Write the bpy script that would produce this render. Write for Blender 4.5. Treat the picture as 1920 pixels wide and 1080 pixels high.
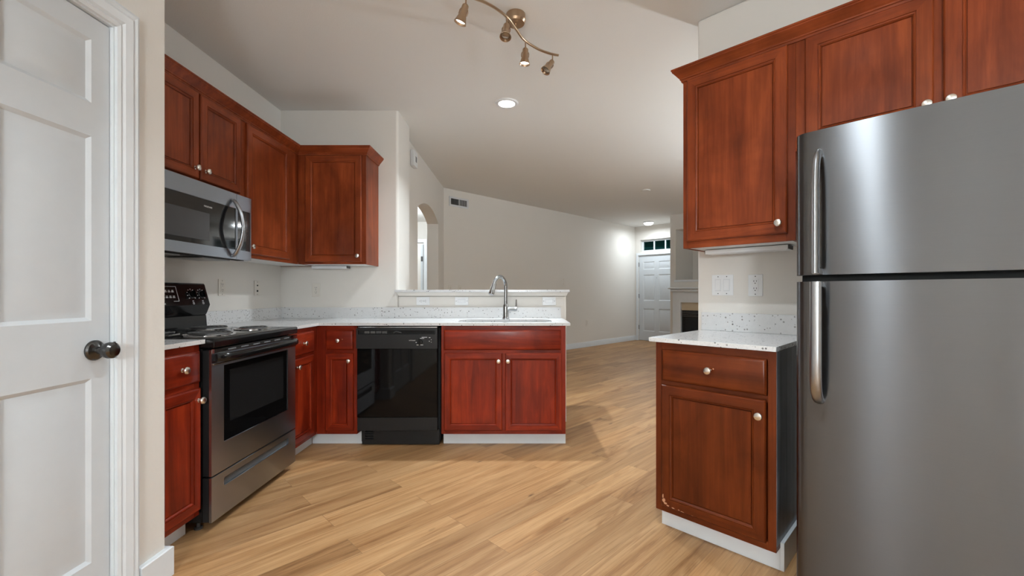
import bpy, bmesh, math, random
from mathutils import Vector, Matrix
from mathutils.geometry import tessellate_polygon

random.seed(7)
for o in list(bpy.data.objects):
    bpy.data.objects.remove(o, do_unlink=True)
S = bpy.context.scene
C = S.collection
PI = math.pi
R2 = math.sqrt(2.0)

# ------------------------------------------------------------------ camera
cam = bpy.data.cameras.new('camera'); camo = bpy.data.objects.new('camera', cam)
C.objects.link(camo); S.camera = camo
EYE = 1.129
camo.location = (0, 0, EYE); camo.rotation_euler = (PI/2, 0, 0)
cam.sensor_fit = 'HORIZONTAL'; cam.sensor_width = 36.0
cam.lens = 810/1920*36.0
cam.shift_x = -18/1920; cam.shift_y = 10.5/1920
cam.clip_start = 0.02; cam.clip_end = 100

# ------------------------------------------------------------------ exposure, world
S.view_settings.view_transform = 'Standard'
try: S.view_settings.look = 'None'
except Exception: pass
S.view_settings.gamma = 1.0
S.view_settings.use_curve_mapping = False
S.view_settings.exposure = 0.12
W = bpy.data.worlds.new('night'); S.world = W; W.use_nodes = True
W.node_tree.nodes['Background'].inputs[0].default_value = (0.010, 0.040, 0.042, 1)
W.node_tree.nodes['Background'].inputs[1].default_value = 1.0

LIGHT_COL = (0.85, 0.94, 1.0)
E_SPOT = 21       # each lit spot of the track light
E_RECESSED = 23
E_OVERHEAD = 17
E_GLOBE = 165      # added globe behind the viewer, for fill light
E_LIVING = 240   # added unseen bowl pendant brightening the living room
E_ENTRY = 15
E_HALL = 42

def lamp(kind, name, loc, energy, parent=None, radius=.04, direction=None, size=None, spot=None, blend=1.0, col=LIGHT_COL):
    l = bpy.data.lights.new(name, kind); o = bpy.data.objects.new(name, l); C.objects.link(o)
    o.location = loc; l.energy = energy; l.color = col
    if kind in ('POINT', 'SPOT'): l.shadow_soft_size = radius
    if kind == 'SPOT':
        l.spot_size = spot; l.spot_blend = blend
    if kind == 'AREA':
        l.shape = 'DISK'; l.size = size; l.spread = math.radians(125)
    if direction is not None:
        o.rotation_euler = Vector(direction).to_track_quat('-Z', 'Y').to_euler()
    if parent: o.parent = parent
    return o

# ------------------------------------------------------------------ materials
class NT:
    def __init__(s, name):
        s.m = bpy.data.materials.new(name); s.m.use_nodes = True
        s.t = s.m.node_tree; s.n = s.t.nodes; s.bsdf = s.n['Principled BSDF']
    def new(s, t, **kw):
        x = s.n.new(t)
        for k, v in kw.items():
            if k in x.inputs.keys(): x.inputs[k].default_value = v
            else: setattr(x, k, v)
        return x
    def link(s, a, b): s.t.links.new(a, b)
    def set(s, **kw):
        for k, v in kw.items():
            k = k.replace('_', ' ')
            if isinstance(v, bpy.types.NodeSocket): s.link(v, s.bsdf.inputs[k])
            else: s.bsdf.inputs[k].default_value = v
    def coord(s, kind='Object', scale=(1, 1, 1), offset=None):
        tc = s.new('ShaderNodeTexCoord'); mp = s.new('ShaderNodeMapping')
        mp.inputs['Scale'].default_value = scale
        src = tc.outputs[kind]
        if offset is not None:
            ad = s.new('ShaderNodeVectorMath', operation='ADD'); s.link(src, ad.inputs[0]); s.link(offset, ad.inputs[1]); src = ad.outputs[0]
        s.link(src, mp.inputs['Vector'])
        return mp.outputs[0]
    def rnd(s, k=13.0):
        oi = s.new('ShaderNodeObjectInfo'); mu = s.new('ShaderNodeMath', operation='MULTIPLY'); mu.inputs[1].default_value = k
        s.link(oi.outputs['Random'], mu.inputs[0])
        cx = s.new('ShaderNodeCombineXYZ'); s.link(mu.outputs[0], cx.inputs[0]); s.link(mu.outputs[0], cx.inputs[1]); s.link(mu.outputs[0], cx.inputs[2])
        return cx.outputs[0], oi.outputs['Random']
    def noise(s, vec, scale=5, detail=4, rough=.55, dist=0.0):
        x = s.new('ShaderNodeTexNoise'); x.inputs['Scale'].default_value = scale; x.inputs['Detail'].default_value = detail
        x.inputs['Roughness'].default_value = rough; x.inputs['Distortion'].default_value = dist
        s.link(vec, x.inputs['Vector']); return x.outputs['Fac']
    def ramp(s, fac, stops, interp='LINEAR'):
        x = s.new('ShaderNodeValToRGB'); e = x.color_ramp.elements; x.color_ramp.interpolation = interp
        while len(e) > 1: e.remove(e[0])
        e[0].position = stops[0][0]; e[0].color = stops[0][1] if len(stops[0][1]) == 4 else (*stops[0][1], 1)
        for p, c in stops[1:]:
            q = e.new(p); q.color = c if len(c) == 4 else (*c, 1)
        s.link(fac, x.inputs[0]); return x.outputs[0]
    def mix(s, fac, a, b, mode='MIX'):
        x = s.new('ShaderNodeMix'); x.data_type = 'RGBA'; x.blend_type = mode
        for sock, v in ((x.inputs[0], fac), (x.inputs[6], a), (x.inputs[7], b)):
            if isinstance(v, bpy.types.NodeSocket): s.link(v, sock)
            else: sock.default_value = v if not isinstance(v, tuple) or len(v) == 4 else (*v, 1)
        return x.outputs[2]
    def math(s, op, a, b=0.0):
        x = s.new('ShaderNodeMath', operation=op)
        for i, v in enumerate((a, b)):
            if isinstance(v, bpy.types.NodeSocket): s.link(v, x.inputs[i])
            else: x.inputs[i].default_value = v
        return x.outputs[0]
    def bump(s, h, strength=.1, dist=.01):
        x = s.new('ShaderNodeBump'); x.inputs['Strength'].default_value = strength; x.inputs['Distance'].default_value = dist
        s.link(h, x.inputs['Height']); s.link(x.outputs[0], s.bsdf.inputs['Normal'])

def simple(name, col, rough=.5, metal=0.0, coat=0.0, spec=.5, bump=None):
    t = NT(name)
    t.set(Base_Color=(*col, 1), Roughness=rough, Metallic=metal, Coat_Weight=coat, Specular_IOR_Level=spec)
    # a trace of real surface variation
    n = t.noise(t.coord(scale=(1, 1, 1)), 14, 3)
    t.set(Base_Color=t.mix(n, tuple(c*.96 for c in col), tuple(min(1, c*1.04) for c in col)))
    if bump:
        t.bump(t.noise(t.coord(), bump[0], 3), bump[1], bump[2])
    return t.m

def wood(name, axis, dark, mid, light, rough=.40):
    t = NT(name); off, rnd = t.rnd(37.0)
    st = {'z': (9, 9, .75), 'x': (.75, 9, 9)}[axis]
    fi = {'z': (70, 70, 2.2), 'x': (2.2, 70, 70)}[axis]
    n1 = t.noise(t.coord(scale=st, offset=off), 1.6, 5, .6, .9)
    n2 = t.noise(t.coord(scale=fi, offset=off), 1.5, 4, .6)
    n3 = t.noise(t.coord(scale=(2.2, 2.2, 1.4), offset=off), 1.9, 4, .55, .6)
    c = t.ramp(n1, [(.26, dark), (.5, mid), (.76, light)])
    f = t.ramp(n2, [(.35, (.80, .74, .70)), (.62, (1.04, 1.04, 1.04))])
    c = t.mix(.6, c, f, 'MULTIPLY')
    g = t.ramp(n3, [(.3, (.66, .62, .60)), (.7, (1.22, 1.26, 1.30))])
    c = t.mix(1.0, c, g, 'MULTIPLY')
    t.set(Base_Color=c, Roughness=t.math('ADD', t.math('MULTIPLY', n2, .16), rough-.08), Coat_Weight=.22, Coat_Roughness=.22, Specular_IOR_Level=.14)
    t.bump(n2, .05, .0015)
    return t.m

def wall_paint(name, col, rough=.75, strength=.12):
    t = NT(name); v = t.coord('Object')
    n = t.noise(v, 130, 3, .6); big = t.noise(v, 1.3, 2)
    t.set(Base_Color=t.mix(big, tuple(c*.985 for c in col), tuple(c*1.01 for c in col)), Roughness=rough, Specular_IOR_Level=.3)
    t.bump(n, strength, .004)
    return t.m

def floor_mat():
    t = NT('oak_planks'); v = t.coord('Object')
    br = t.new('ShaderNodeTexBrick'); br.offset = .37; br.offset_frequency = 2; br.squash = 1.0
    t.link(v, br.inputs['Vector'])
    for k, val in (('Color1', (0, 0, 0, 1)), ('Color2', (1, 1, 1, 1)), ('Mortar', (.5, .5, .5, 1)), ('Scale', 1.0), ('Mortar Size', .0011),
                   ('Mortar Smooth', .3), ('Bias', 0.0), ('Brick Width', 1.22), ('Row Height', .152)):
        br.inputs[k].default_value = val
    pr = br.outputs['Color']; mortar = br.outputs['Fac']
    sc = t.new('ShaderNodeVectorMath', operation='SCALE'); t.link(pr, sc.inputs[0]); sc.inputs['Scale'].default_value = 29.0
    off = sc.outputs[0]
    n1 = t.noise(t.coord(scale=(.55, 7, 1), offset=off), 1.3, 5, .6, 1.5)
    n2 = t.noise(t.coord(scale=(2.0, 85, 1), offset=off), 1.6, 4, .65, .4)
    n3 = t.noise(t.coord(scale=(.55, 4.6, 1), offset=off), 1.1, 4, .5, 2.4)
    base = t.ramp(n1, [(.20, (.225, .108, .040)), (.40, (.360, .192, .080)), (.56, (.440, .255, .116)), (.80, (.530, .330, .165))])
    fine = t.ramp(n2, [(.28, (.64, .56, .48)), (.50, (1, 1, 1)), (.8, (1.10, 1.10, 1.10))])
    c = t.mix(.85, base, fine, 'MULTIPLY')
    streak = t.ramp(n3, [(.58, (1, 1, 1)), (.66, (.64, .55, .47)), (.70, (.90, .87, .84)), (.77, (.44, .35, .28))])
    c = t.mix(.75, c, streak, 'MULTIPLY')
    tone = t.ramp(pr, [(0, (.84, .82, .80)), (.5, (1.02, 1.02, 1.02)), (1, (1.16, 1.15, 1.13))])
    c = t.mix(1.0, c, tone, 'MULTIPLY')
    vo = t.new('ShaderNodeTexVoronoi'); vo.feature = 'F1'; vo.inputs['Scale'].default_value = 1.0
    t.link(t.coord(scale=(2.6, 8.0, 1), offset=off), vo.inputs['Vector'])
    wob = t.noise(t.coord(scale=(8, 22, 1)), 2, 3)
    kd = t.math('ADD', vo.outputs['Distance'], t.math('MULTIPLY', wob, .12))
    sp = t.new('ShaderNodeSeparateColor'); t.link(vo.outputs['Color'], sp.inputs[0])
    pick = t.math('GREATER_THAN', sp.outputs[0], .64)
    knot = t.math('MULTIPLY', t.ramp(kd, [(.075, (1, 1, 1)), (.15, (0, 0, 0))]), pick)
    c = t.mix(t.math('MULTIPLY', knot, .8), c, (.075, .036, .018))
    c = t.mix(t.math('MULTIPLY', mortar, .55), c, (.13, .07, .035))
    t.set(Base_Color=c, Roughness=t.math('ADD', t.math('MULTIPLY', n2, .18), .36), Specular_IOR_Level=.4)
    h = t.math('SUBTRACT', t.math('MULTIPLY', n2, .25), t.math('MULTIPLY', mortar, 1.0))
    t.bump(h, .10, .002)
    return t.m

def quartz():
    t = NT('white_quartz'); v = t.coord('Object')
    vo = t.new('ShaderNodeTexVoronoi'); vo.inputs['Scale'].default_value = 80.0; t.link(v, vo.inputs['Vector'])
    sp = t.new('ShaderNodeSeparateColor'); t.link(vo.outputs['Color'], sp.inputs[0])
    lim = t.math('MULTIPLY', t.math('MAXIMUM', t.math('SUBTRACT', sp.outputs[0], .58), 0.0), .95)
    sp1 = t.math('LESS_THAN', vo.outputs['Distance'], lim)
    vo2 = t.new('ShaderNodeTexVoronoi'); vo2.inputs['Scale'].default_value = 230.0; t.link(v, vo2.inputs['Vector'])
    s2 = t.new('ShaderNodeSeparateColor'); t.link(vo2.outputs['Color'], s2.inputs[0])
    sp2 = t.math('MULTIPLY', t.math('LESS_THAN', vo2.outputs['Distance'], .32), t.math('GREATER_THAN', s2.outputs[1], .74))
    shade = t.ramp(sp.outputs[1], [(0, (.07, .065, .06)), (1, (.30, .29, .28))])
    n = t.noise(v, 40, 3)
    c = t.mix(n, (.62, .62, .62), (.70, .70, .70))
    c = t.mix(t.math('MULTIPLY', sp2, .45), c, (.36, .36, .36))
    c = t.mix(t.math('MULTIPLY', sp1, .85), c, shade)
    t.set(Base_Color=c, Roughness=.18, Specular_IOR_Level=.5)
    return t.m

def stainless(name, base=(.43, .465, .52), rough=.27, aniso=.75, wave=0.0, grain='h'):
    t = NT(name); v = t.coord('Object')
    sc = (6, 6, 900) if grain == 'h' else (900, 900, 6)
    n = t.noise(t.coord(scale=sc), 1.0, 3, .6)
    t.set(Base_Color=t.mix(n, tuple(c*.96 for c in base), tuple(c*1.04 for c in base)), Metallic=1.0,
          Roughness=t.math('ADD', t.math('MULTIPLY', n, .03), rough-.015), Anisotropic=aniso, Anisotropic_Rotation=.25)
    tg = t.new('ShaderNodeTangent', direction_type='RADIAL', axis='Z'); t.link(tg.outputs[0], t.bsdf.inputs['Tangent'])
    if wave:
        w = t.noise(t.coord(scale=(1.0, 1.0, .55)), 3.2, 1, .4)
        g = t.noise(t.coord(scale=(60, 60, 1300)), 1.0, 2, .6)
        t.bump(t.math('ADD', w, t.math('MULTIPLY', g, .0010)), wave, .02)
    return t.m

M = {}
BROWN = ((.150, .0270, .0072), (.225, .0430, .0110), (.320, .0690, .0180))
RED = ((.100, .0080, .0022), (.215, .0185, .0045), (.350, .0380, .0080))
M['wood'] = wood('cherry_wood', 'z', *BROWN)
M['wood_h'] = wood('cherry_wood_crosswise', 'x', *BROWN)
M['wood_red'] = wood('red_cherry_wood', 'z', *RED)
M['wood_red_h'] = wood('red_cherry_wood_crosswise', 'x', *RED)
M['reflection_panel'] = wood('grey_reflection_wood', 'z', (.055, .056, .064), (.115, .118, .132), (.19, .195, .21), .32)  # grey puts the refrigerator reflection into the cabinet side colour
SHADED = tuple(tuple(c*k for c, k in zip(q, (.52, .50, .36))) for q in BROWN)  # same cherry darkened: the dimmer light on the fridge-side base cabinet, in its colour
M['wood_shaded'] = wood('shaded_cherry_wood', 'z', *SHADED)
M['wood_shaded_h'] = wood('shaded_cherry_wood_crosswise', 'x', *SHADED)
CAB_WOOD = {'v': 'wood', 'h': 'wood_h'}
M['wall'] = wall_paint('warm_white_wall_paint', (.720, .690, .645))
M['ceil'] = wall_paint('ceiling_paint', (.785, .778, .755), .85, .15)
M['trim'] = simple('white_trim_paint', (.70, .735, .765), .35)
M['doorpaint'] = simple('white_door_paint', (.595, .63, .66), .38, bump=(260, .05, .002))
M['floor'] = floor_mat()
M['quartz'] = quartz()
M['steel'] = stainless('brushed_stainless', rough=.31, aniso=.95)
M['fridge'] = stainless('fridge_stainless', base=(.142, .146, .153), rough=.34, aniso=1.0, wave=.22)
M['handle'] = stainless('handle_stainless', base=(.36, .37, .385), rough=.30, aniso=.3)
M['chrome'] = simple('chrome', (.72, .72, .73), .08, 1.0)
M['faucet'] = simple('faucet_steel', (.34, .345, .35), .20, 1.0)
M['nickel'] = simple('satin_nickel', (.74, .71, .66), .26, 1.0)
M['bronze'] = simple('brushed_bronze', (.48, .35, .24), .28, 1.0)
M['darkknob'] = simple('dark_pewter', (.10, .10, .10), .22, 1.0)
M['black'] = simple('black_enamel', (.006, .006, .0065), .12, spec=.35)
M['blackglass'] = simple('black_glass', (.003, .003, .0033), .05, spec=.22)
M['mwglass'] = simple('microwave_glass', (.012, .012, .013), .05, spec=.9)
M['ovenglass'] = simple('oven_inner_glass', (.012, .012, .0125), .06, spec=.3)
M['mesh'] = simple('microwave_window_mesh', (.055, .055, .058), .22)
M['blacktex'] = simple('black_textured_plastic', (.011, .011, .0115), .42, spec=.3, bump=(500, .25, .002))
M['darkgrey'] = simple('dark_grey_plastic', (.075, .075, .075), .55, spec=.3)
M['black_void'] = simple('black_recess', (.004, .004, .004), .8)
M['mark'] = simple('white_print', (.75, .75, .75), .5)
M['bare_wood'] = simple('bare_wood', (.50, .25, .14), .6)
M['coil'] = simple('burner_coil', (.055, .055, .055), .45)
M['plate'] = simple('white_plastic', (.76, .77, .78), .32)
M['plate_ivory'] = simple('ivory_plastic', (.70, .66, .60), .35)
M['melamine'] = simple('white_melamine', (.74, .74, .73), .4)
M['slot'] = simple('slot_black', (.015, .015, .015), .6)
M['tile'] = simple('beige_stone_tile', (.55, .46, .33), .35)
M['sink'] = simple('sink_steel', (.55, .56, .57), .25, 1.0)
M['vent'] = simple('vent_metal', (.62, .63, .65), .45)
M['filterpad'] = simple('grease_filter', (.35, .35, .35), .4, 1.0)
def film():
    t = NT('crinkled_film'); v = t.coord('Object', scale=(1, 1, 1))
    t.set(Base_Color=(.02, .02, .02, 1), Roughness=.06, Specular_IOR_Level=1.0, Coat_Weight=1.0, Coat_Roughness=.04)
    t.bump(t.noise(v, 70, 3, .5, 1.8), 1.0, .03)
    return t.m
M['film'] = film()
def glass():
    t = NT('window_glass')
    t.set(Base_Color=(.55, .8, .78, 1), Roughness=.02, Transmission_Weight=1.0, IOR=1.02)
    return t.m
M['glass'] = glass()
def emit(name, col, s):
    t = NT(name); t.set(Base_Color=(*col, 1), Emission_Color=(*col, 1), Emission_Strength=s, Roughness=.4)
    return t.m
M['lamp_on'] = emit('lamp_glow', (1, .97, .92), 14.0)
M['lamp_low'] = simple('unlit_bulb_glass', (.30, .24, .18), .15, .6)
M['dome_on'] = emit('lit_dome', (1, .97, .93), 6.0)

# ------------------------------------------------------------------ mesh helpers
class MB:
    def __init__(s): s.bm = bmesh.new()
    def _mat(s, faces, mi):
        for f in faces: f.material_index = mi
    def box(s, x0, x1, y0, y1, z0, z1, bevel=0.0, mi=0, seg=2):
        r = bmesh.ops.create_cube(s.bm, size=1.0); vs = r['verts']
        for v in vs:
            v.co = Vector(((x0+x1)/2+v.co.x*(x1-x0), (y0+y1)/2+v.co.y*(y1-y0), (z0+z1)/2+v.co.z*(z1-z0)))
        fs = {f for v in vs for f in v.link_faces}; s._mat(fs, mi)
        if bevel:
            es = {e for v in vs for e in v.link_edges}
            bmesh.ops.bevel(s.bm, geom=list(es), offset=bevel, segments=seg, affect='EDGES', profile=.5, material=-1)
        return s
    def rings(s, w, h, rings, x0=0, z0=0, mats=(0, 0, 0), back=True):
        """nested rectangles facing -y; rings = [(inset, y)...]; mats = stiles, rails, panel"""
        L = []
        for ins, y in rings:
            L.append([s.bm.verts.new((x0+a, y, z0+b)) for a, b in ((ins, ins), (w-ins, ins), (w-ins, h-ins), (ins, h-ins))])
        for p, q in zip(L, L[1:]):
            for i in range(4):
                j = (i+1) % 4
                f = s.bm.faces.new((p[i], p[j], q[j], q[i])); f.material_index = mats[1] if i in (0, 2) else mats[0]
        f = s.bm.faces.new(L[-1]); f.material_index = mats[2]
        if back: s.bm.faces.new(L[0][::-1])
        return s
    def lathe(s, prof, origin=(0, 0, 0), axis=(0, 0, 1), seg=24, mi=0, cap=True):
        q = Vector((0, 0, 1)).rotation_difference(Vector(axis).normalized()); o = Vector(origin)
        L = []
        for r, h in prof:
            if r < 1e-6: L.append([s.bm.verts.new(o + q @ Vector((0, 0, h)))])
            else: L.append([s.bm.verts.new(o + q @ Vector((r*math.cos(2*PI*i/seg), r*math.sin(2*PI*i/seg), h))) for i in range(seg)])
        for a, b in zip(L, L[1:]):
            for i in range(seg):
                j = (i+1) % seg
                if len(a) == 1 and len(b) == 1: continue
                if len(a) == 1: f = s.bm.faces.new((a[0], b[j], b[i]))
                elif len(b) == 1: f = s.bm.faces.new((a[i], a[j], b[0]))
                else: f = s.bm.faces.new((a[i], a[j], b[j], b[i]))
                f.material_index = mi
        if cap:
            for k, e in ((0, L[0]), (1, L[-1])):
                if len(e) > 1: s.bm.faces.new(e[::-1] if k == 0 else e).material_index = mi
        return s
    def tube(s, pts, rad, seg=20, mi=0, cap=True, flat=None, up=(0, 0, 1)):
        pts = [Vector(p) for p in pts]; n = len(pts)
        rs = rad if isinstance(rad, (list, tuple)) else [rad]*n
        L = []; prev = None
        for i, p in enumerate(pts):
            d = (pts[min(i+1, n-1)]-pts[max(i-1, 0)]).normalized()
            if prev is None:
                a = Vector(up)
                if abs(a.dot(d)) > .95: a = Vector((1, 0, 0)) if abs(d.x) < .9 else Vector((0, 1, 0))
                u = (a - d*a.dot(d)).normalized()
            else:
                u = (prev - d*prev.dot(d)).normalized()
            prev = u; v = d.cross(u)
            ku, kv = flat if flat else (1, 1)
            L.append([s.bm.verts.new(p + u*(rs[i]*ku*math.cos(2*PI*k/seg)) + v*(rs[i]*kv*math.sin(2*PI*k/seg))) for k in range(seg)])
        for a, b in zip(L, L[1:]):
            for k in range(seg):
                j = (k+1) % seg
                s.bm.faces.new((a[k], a[j], b[j], b[k])).material_index = mi
        if cap:
            s.bm.faces.new(L[0][::-1]).material_index = mi; s.bm.faces.new(L[-1]).material_index = mi
        return s
    def prism(s, outer, lo, hi, plane='xy', holes=(), mi=0):
        """polygon with holes pushed along the third axis"""
        def P(a, b, c): return {'xy': (a, b, c), 'xz': (a, c, b), 'yz': (c, a, b)}[plane]
        loops = [list(outer)]+[list(h) for h in holes]
        flat = [p for l in loops for p in l]
        tris = tessellate_polygon([[Vector((a, b, 0)) for a, b in l] for l in loops])
        A = [s.bm.verts.new(P(a, b, lo)) for a, b in flat]; B = [s.bm.verts.new(P(a, b, hi)) for a, b in flat]
        fs = []
        for t in tris:
            try:
                fs.append(s.bm.faces.new([A[i] for i in t])); fs.append(s.bm.faces.new([B[i] for i in t[::-1]]))
            except ValueError: pass
        k = 0
        for l in loops:
            n = len(l)
            for i in range(n):
                j = (i+1) % n
                fs.append(s.bm.faces.new((A[k+i], A[k+j], B[k+j], B[k+i])))
            k += n
        s._mat(fs, mi)
        return s
    def sweep(s, path, prof, mi=0, z=0.0):
        """profile [(out, z)] carried along an open horizontal path with mitred corners; out is to the right of travel"""
        P = [Vector((a, b)) for a, b in path]; n = len(P); L = []
        for i in range(n):
            d0 = (P[i]-P[i-1]).normalized() if i else None
            d1 = (P[i+1]-P[i]).normalized() if i < n-1 else None
            n0 = Vector((d0.y, -d0.x)) if d0 is not None else None
            n1 = Vector((d1.y, -d1.x)) if d1 is not None else None
            if n0 is None: m = n1
            elif n1 is None: m = n0
            else:
                m = (n0+n1).normalized(); m = m / m.dot(n0)
            L.append([s.bm.verts.new((P[i].x+m.x*o, P[i].y+m.y*o, z+h)) for o, h in prof])
        k = len(prof)
        for a, b in zip(L, L[1:]):
            for i in range(k):
                j = (i+1) % k
                s.bm.faces.new((a[i], a[j], b[j], b[i])).material_index = mi
        s.bm.faces.new(L[0]).material_index = mi; s.bm.faces.new(L[-1][::-1]).material_index = mi
        return s
    def mesh(s, name, mats, angle=21):
        bmesh.ops.recalc_face_normals(s.bm, faces=s.bm.faces[:])
        me = bpy.data.meshes.new(name); s.bm.to_mesh(me); s.bm.free()
        for m in (mats if isinstance(mats, (list, tuple)) else [mats]): me.materials.append(M[m] if isinstance(m, str) else m)
        me.polygons.foreach_set('use_smooth', [True]*len(me.polygons))
        me.set_sharp_from_angle(angle=math.radians(angle))
        return me
    def build(s, name, mats, parent=None, label=None, angle=21, kind=None):
        return put(name, s.mesh(name, mats, angle), parent, label, kind)

def put(name, me, parent=None, label=None, kind=None):
    o = bpy.data.objects.new(name, me); C.objects.link(o)
    if parent: o.parent = parent
    if label: o['label'] = label
    if kind: o['kind'] = kind
    return o
def tag(o, label, cat, group=None, kind=None):
    o['label'] = label; o['category'] = cat
    if group: o['group'] = group
    if kind: o['kind'] = kind
    return o
def thing(name, label, cat, loc=(0, 0, 0), rz=0.0, group=None, kind=None):
    o = bpy.data.objects.new(name, None); C.objects.link(o); o.empty_display_size = .1
    o.location = loc; o.rotation_euler = (0, 0, rz)
    return tag(o, label, cat, group, kind)
def text(name, s, size, mat, parent, loc, rot=(PI/2, 0, 0), sx=1.0):
    c = bpy.data.curves.new(name, 'FONT'); c.body = s; c.size = size; c.extrude = .0002; c.align_x = 'CENTER'; c.align_y = 'CENTER'
    c.materials.append(M[mat]); tmp = bpy.data.objects.new(name, c); C.objects.link(tmp)
    bpy.context.view_layer.update()
    me = bpy.data.meshes.new_from_object(tmp.evaluated_get(bpy.context.evaluated_depsgraph_get()))
    bpy.data.objects.remove(tmp, do_unlink=True)
    o = put(name, me, parent); o.location = loc; o.rotation_euler = rot; o.scale = (sx, 1, 1)
    return o
def catmull(pts, k=8):
    P = [Vector(p) for p in pts]; out = []
    for i in range(len(P)-1):
        p0 = P[max(i-1, 0)]; p1 = P[i]; p2 = P[i+1]; p3 = P[min(i+2, len(P)-1)]
        for j in range(k):
            t = j/k
            out.append(.5*((2*p1)+(p2-p0)*t+(2*p0-5*p1+4*p2-p3)*t*t+(3*p1-p0-3*p2+p3)*t**3))
    out.append(P[-1]); return out
def WM(w, m, z=0.0):            # the diagonal frame of the fridge side: w along it, m away from the eye
    return ((w+m)/R2, (m-w)/R2, z)
DIAG = -PI/4

# ------------------------------------------------------------------ shell
CEIL = 2.743
XL, YB = -2.124, 3.81           # kitchen left wall and back wall planes
XP, YP = -1.42, 1.718           # pantry wall plane and its corner
WWING = 2.547                   # plane (m) of the wall behind the fridge

def structure(o, label, cat): return tag(o, label, cat, kind='structure')

fl = MB().box(-9, 9, -9, 9, -.06, 0).build('floor', 'floor')
fl.location = (2, 5, 0); fl.rotation_euler = (0, 0, PI/4)
structure(fl, 'light oak plank floor laid diagonally through kitchen and living room', 'floor')
structure(MB().box(-4.6, 9, -2.4, 15, CEIL, CEIL+.1).build('ceiling', 'ceil'), 'flat off-white ceiling over kitchen and living room', 'ceiling')

structure(MB().box(XL-.12, XL, YP-.12, YB, 0, CEIL).build('wall_left', 'wall'), 'off-white kitchen wall behind the range and microwave', 'wall')
# back wall with its bull-nosed free end
def pier():
    r = .025; x1 = -1.089; y0, y1 = YB, YB+.40
    arc = [(x1-r+r*math.sin(a), y0+r-r*math.cos(a)) for a in [i*PI/2/6 for i in range(7)]]
    arc2 = [(x1-r+r*math.cos(a), y1-r+r*math.sin(a)) for a in [i*PI/2/6 for i in range(7)]]
    return [(-4.1, y0)]+arc+arc2+[(-4.1, y1)]
structure(MB().prism(pier(), 0, CEIL).build('wall_back', 'wall'), 'off-white kitchen wall ending in a rounded corner beside the raised bar', 'wall')
structure(MB().box(-1.089, .394, YB, YB+.14, 0, 1.108, bevel=.012).build('wall_peninsula', 'wall'), 'low off-white half wall behind the sink under the raised bar', 'wall')

# pantry wall with door opening
DY1, DY0, DTOP = 1.513, .76, 2.070
structure(MB().prism([(-2.1, 0), (DY0, 0), (DY0, DTOP), (DY1, DTOP), (DY1, 0), (YP, 0), (YP, CEIL), (-2.1, CEIL)], XP-.12, XP, 'yz').build('wall_pantry', 'wall'),
          'off-white wall around the white door at the left edge', 'wall')
structure(MB().box(XL-.12, XP-.12, YP-.12, YP, 0, CEIL).build('wall_return', 'wall'), 'short off-white return wall beside the narrow base cabinet', 'wall')
structure(MB().box(XP-.9, XP-.12, .4, .42, 0, CEIL).box(XP-.9, XP-.88, .42, YP-.12, 0, CEIL).build('wall_closet', 'wall'), 'closet wall behind the white door', 'wall')
# behind the camera
structure(MB().box(-1.6, 2.95, -2.22, -2.1, 0, CEIL).build('wall_rear', 'wall'), 'off-white wall at the rear of the kitchen', 'wall')
structure(MB().box(2.79, 2.91, -2.1, .80, 0, CEIL).build('wall_side', 'wall'), 'off-white wall at the side of the kitchen', 'wall')
# the wing wall behind the fridge
o = MB().box(-1.073, 1.45, 0, .12, 0, CEIL, bevel=.012).build('wall_right', 'wall'); o.location = WM(0, WWING); o.rotation_euler = (0, 0, DIAG)
structure(o, 'off-white wing wall behind the refrigerator and single base cabinet', 'wall')
# living room
MF, MD, WF = 8.465, 9.405, -5.487
o = MB().box(1.4, 1.52, 2.68, 9.5, 0, CEIL).build('wall_living', 'wall'); o.rotation_euler = (0, 0, DIAG)
structure(o, 'off-white living room wall hidden beyond the refrigerator', 'wall')

AX = -1.187
def arch_outline():
    y0, y1 = 4.931, 6.163; zs = 2.122; rise = .135; hw = (y1-y0)/2; cy = (y0+y1)/2
    Rr = (hw*hw+rise*rise)/(2*rise); cz = zs+rise-Rr; a0 = math.asin(hw/Rr)
    arc = [(cy+Rr*math.sin(-a0+2*a0*i/20), cz+Rr*math.cos(-a0+2*a0*i/20)) for i in range(21)]
    return [(4.21, 0), (y0, 0)]+arc+[(y1, 0), (7.9, 0), (7.9, CEIL), (4.21, CEIL)]
structure(MB().prism(arch_outline(), AX-.16, AX, 'yz').build('wall_arch', 'wall'), 'off-white wall with an arched opening to the hallway', 'wall')
o = MB().box(0, 5.60, 0, .12, 0, CEIL).build('wall_far', 'wall'); o.location = (AX, 6.583, 0); o.rotation_euler = (0, 0, PI/4)
structure(o, 'long off-white living room wall running to the front door', 'wall')
# entry wall: door opening and transom opening
EX0, EX1 = .090, 1.012
o = MB().prism([(-.1, 0), (EX0, 0), (EX0, 2.047), (EX1, 2.047), (EX1, 0), (1.40, 0), (1.40, CEIL), (-.1, CEIL)], 0, .16, 'xz',
               holes=[[(.134, 2.130), (1.05, 2.130), (1.05, 2.42), (.134, 2.42)]]).build('wall_entry', 'wall')
o.location = WM(WF, MD); o.rotation_euler = (0, 0, DIAG)
structure(o, 'bright off-white wall around the front door and transom', 'wall')
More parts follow.
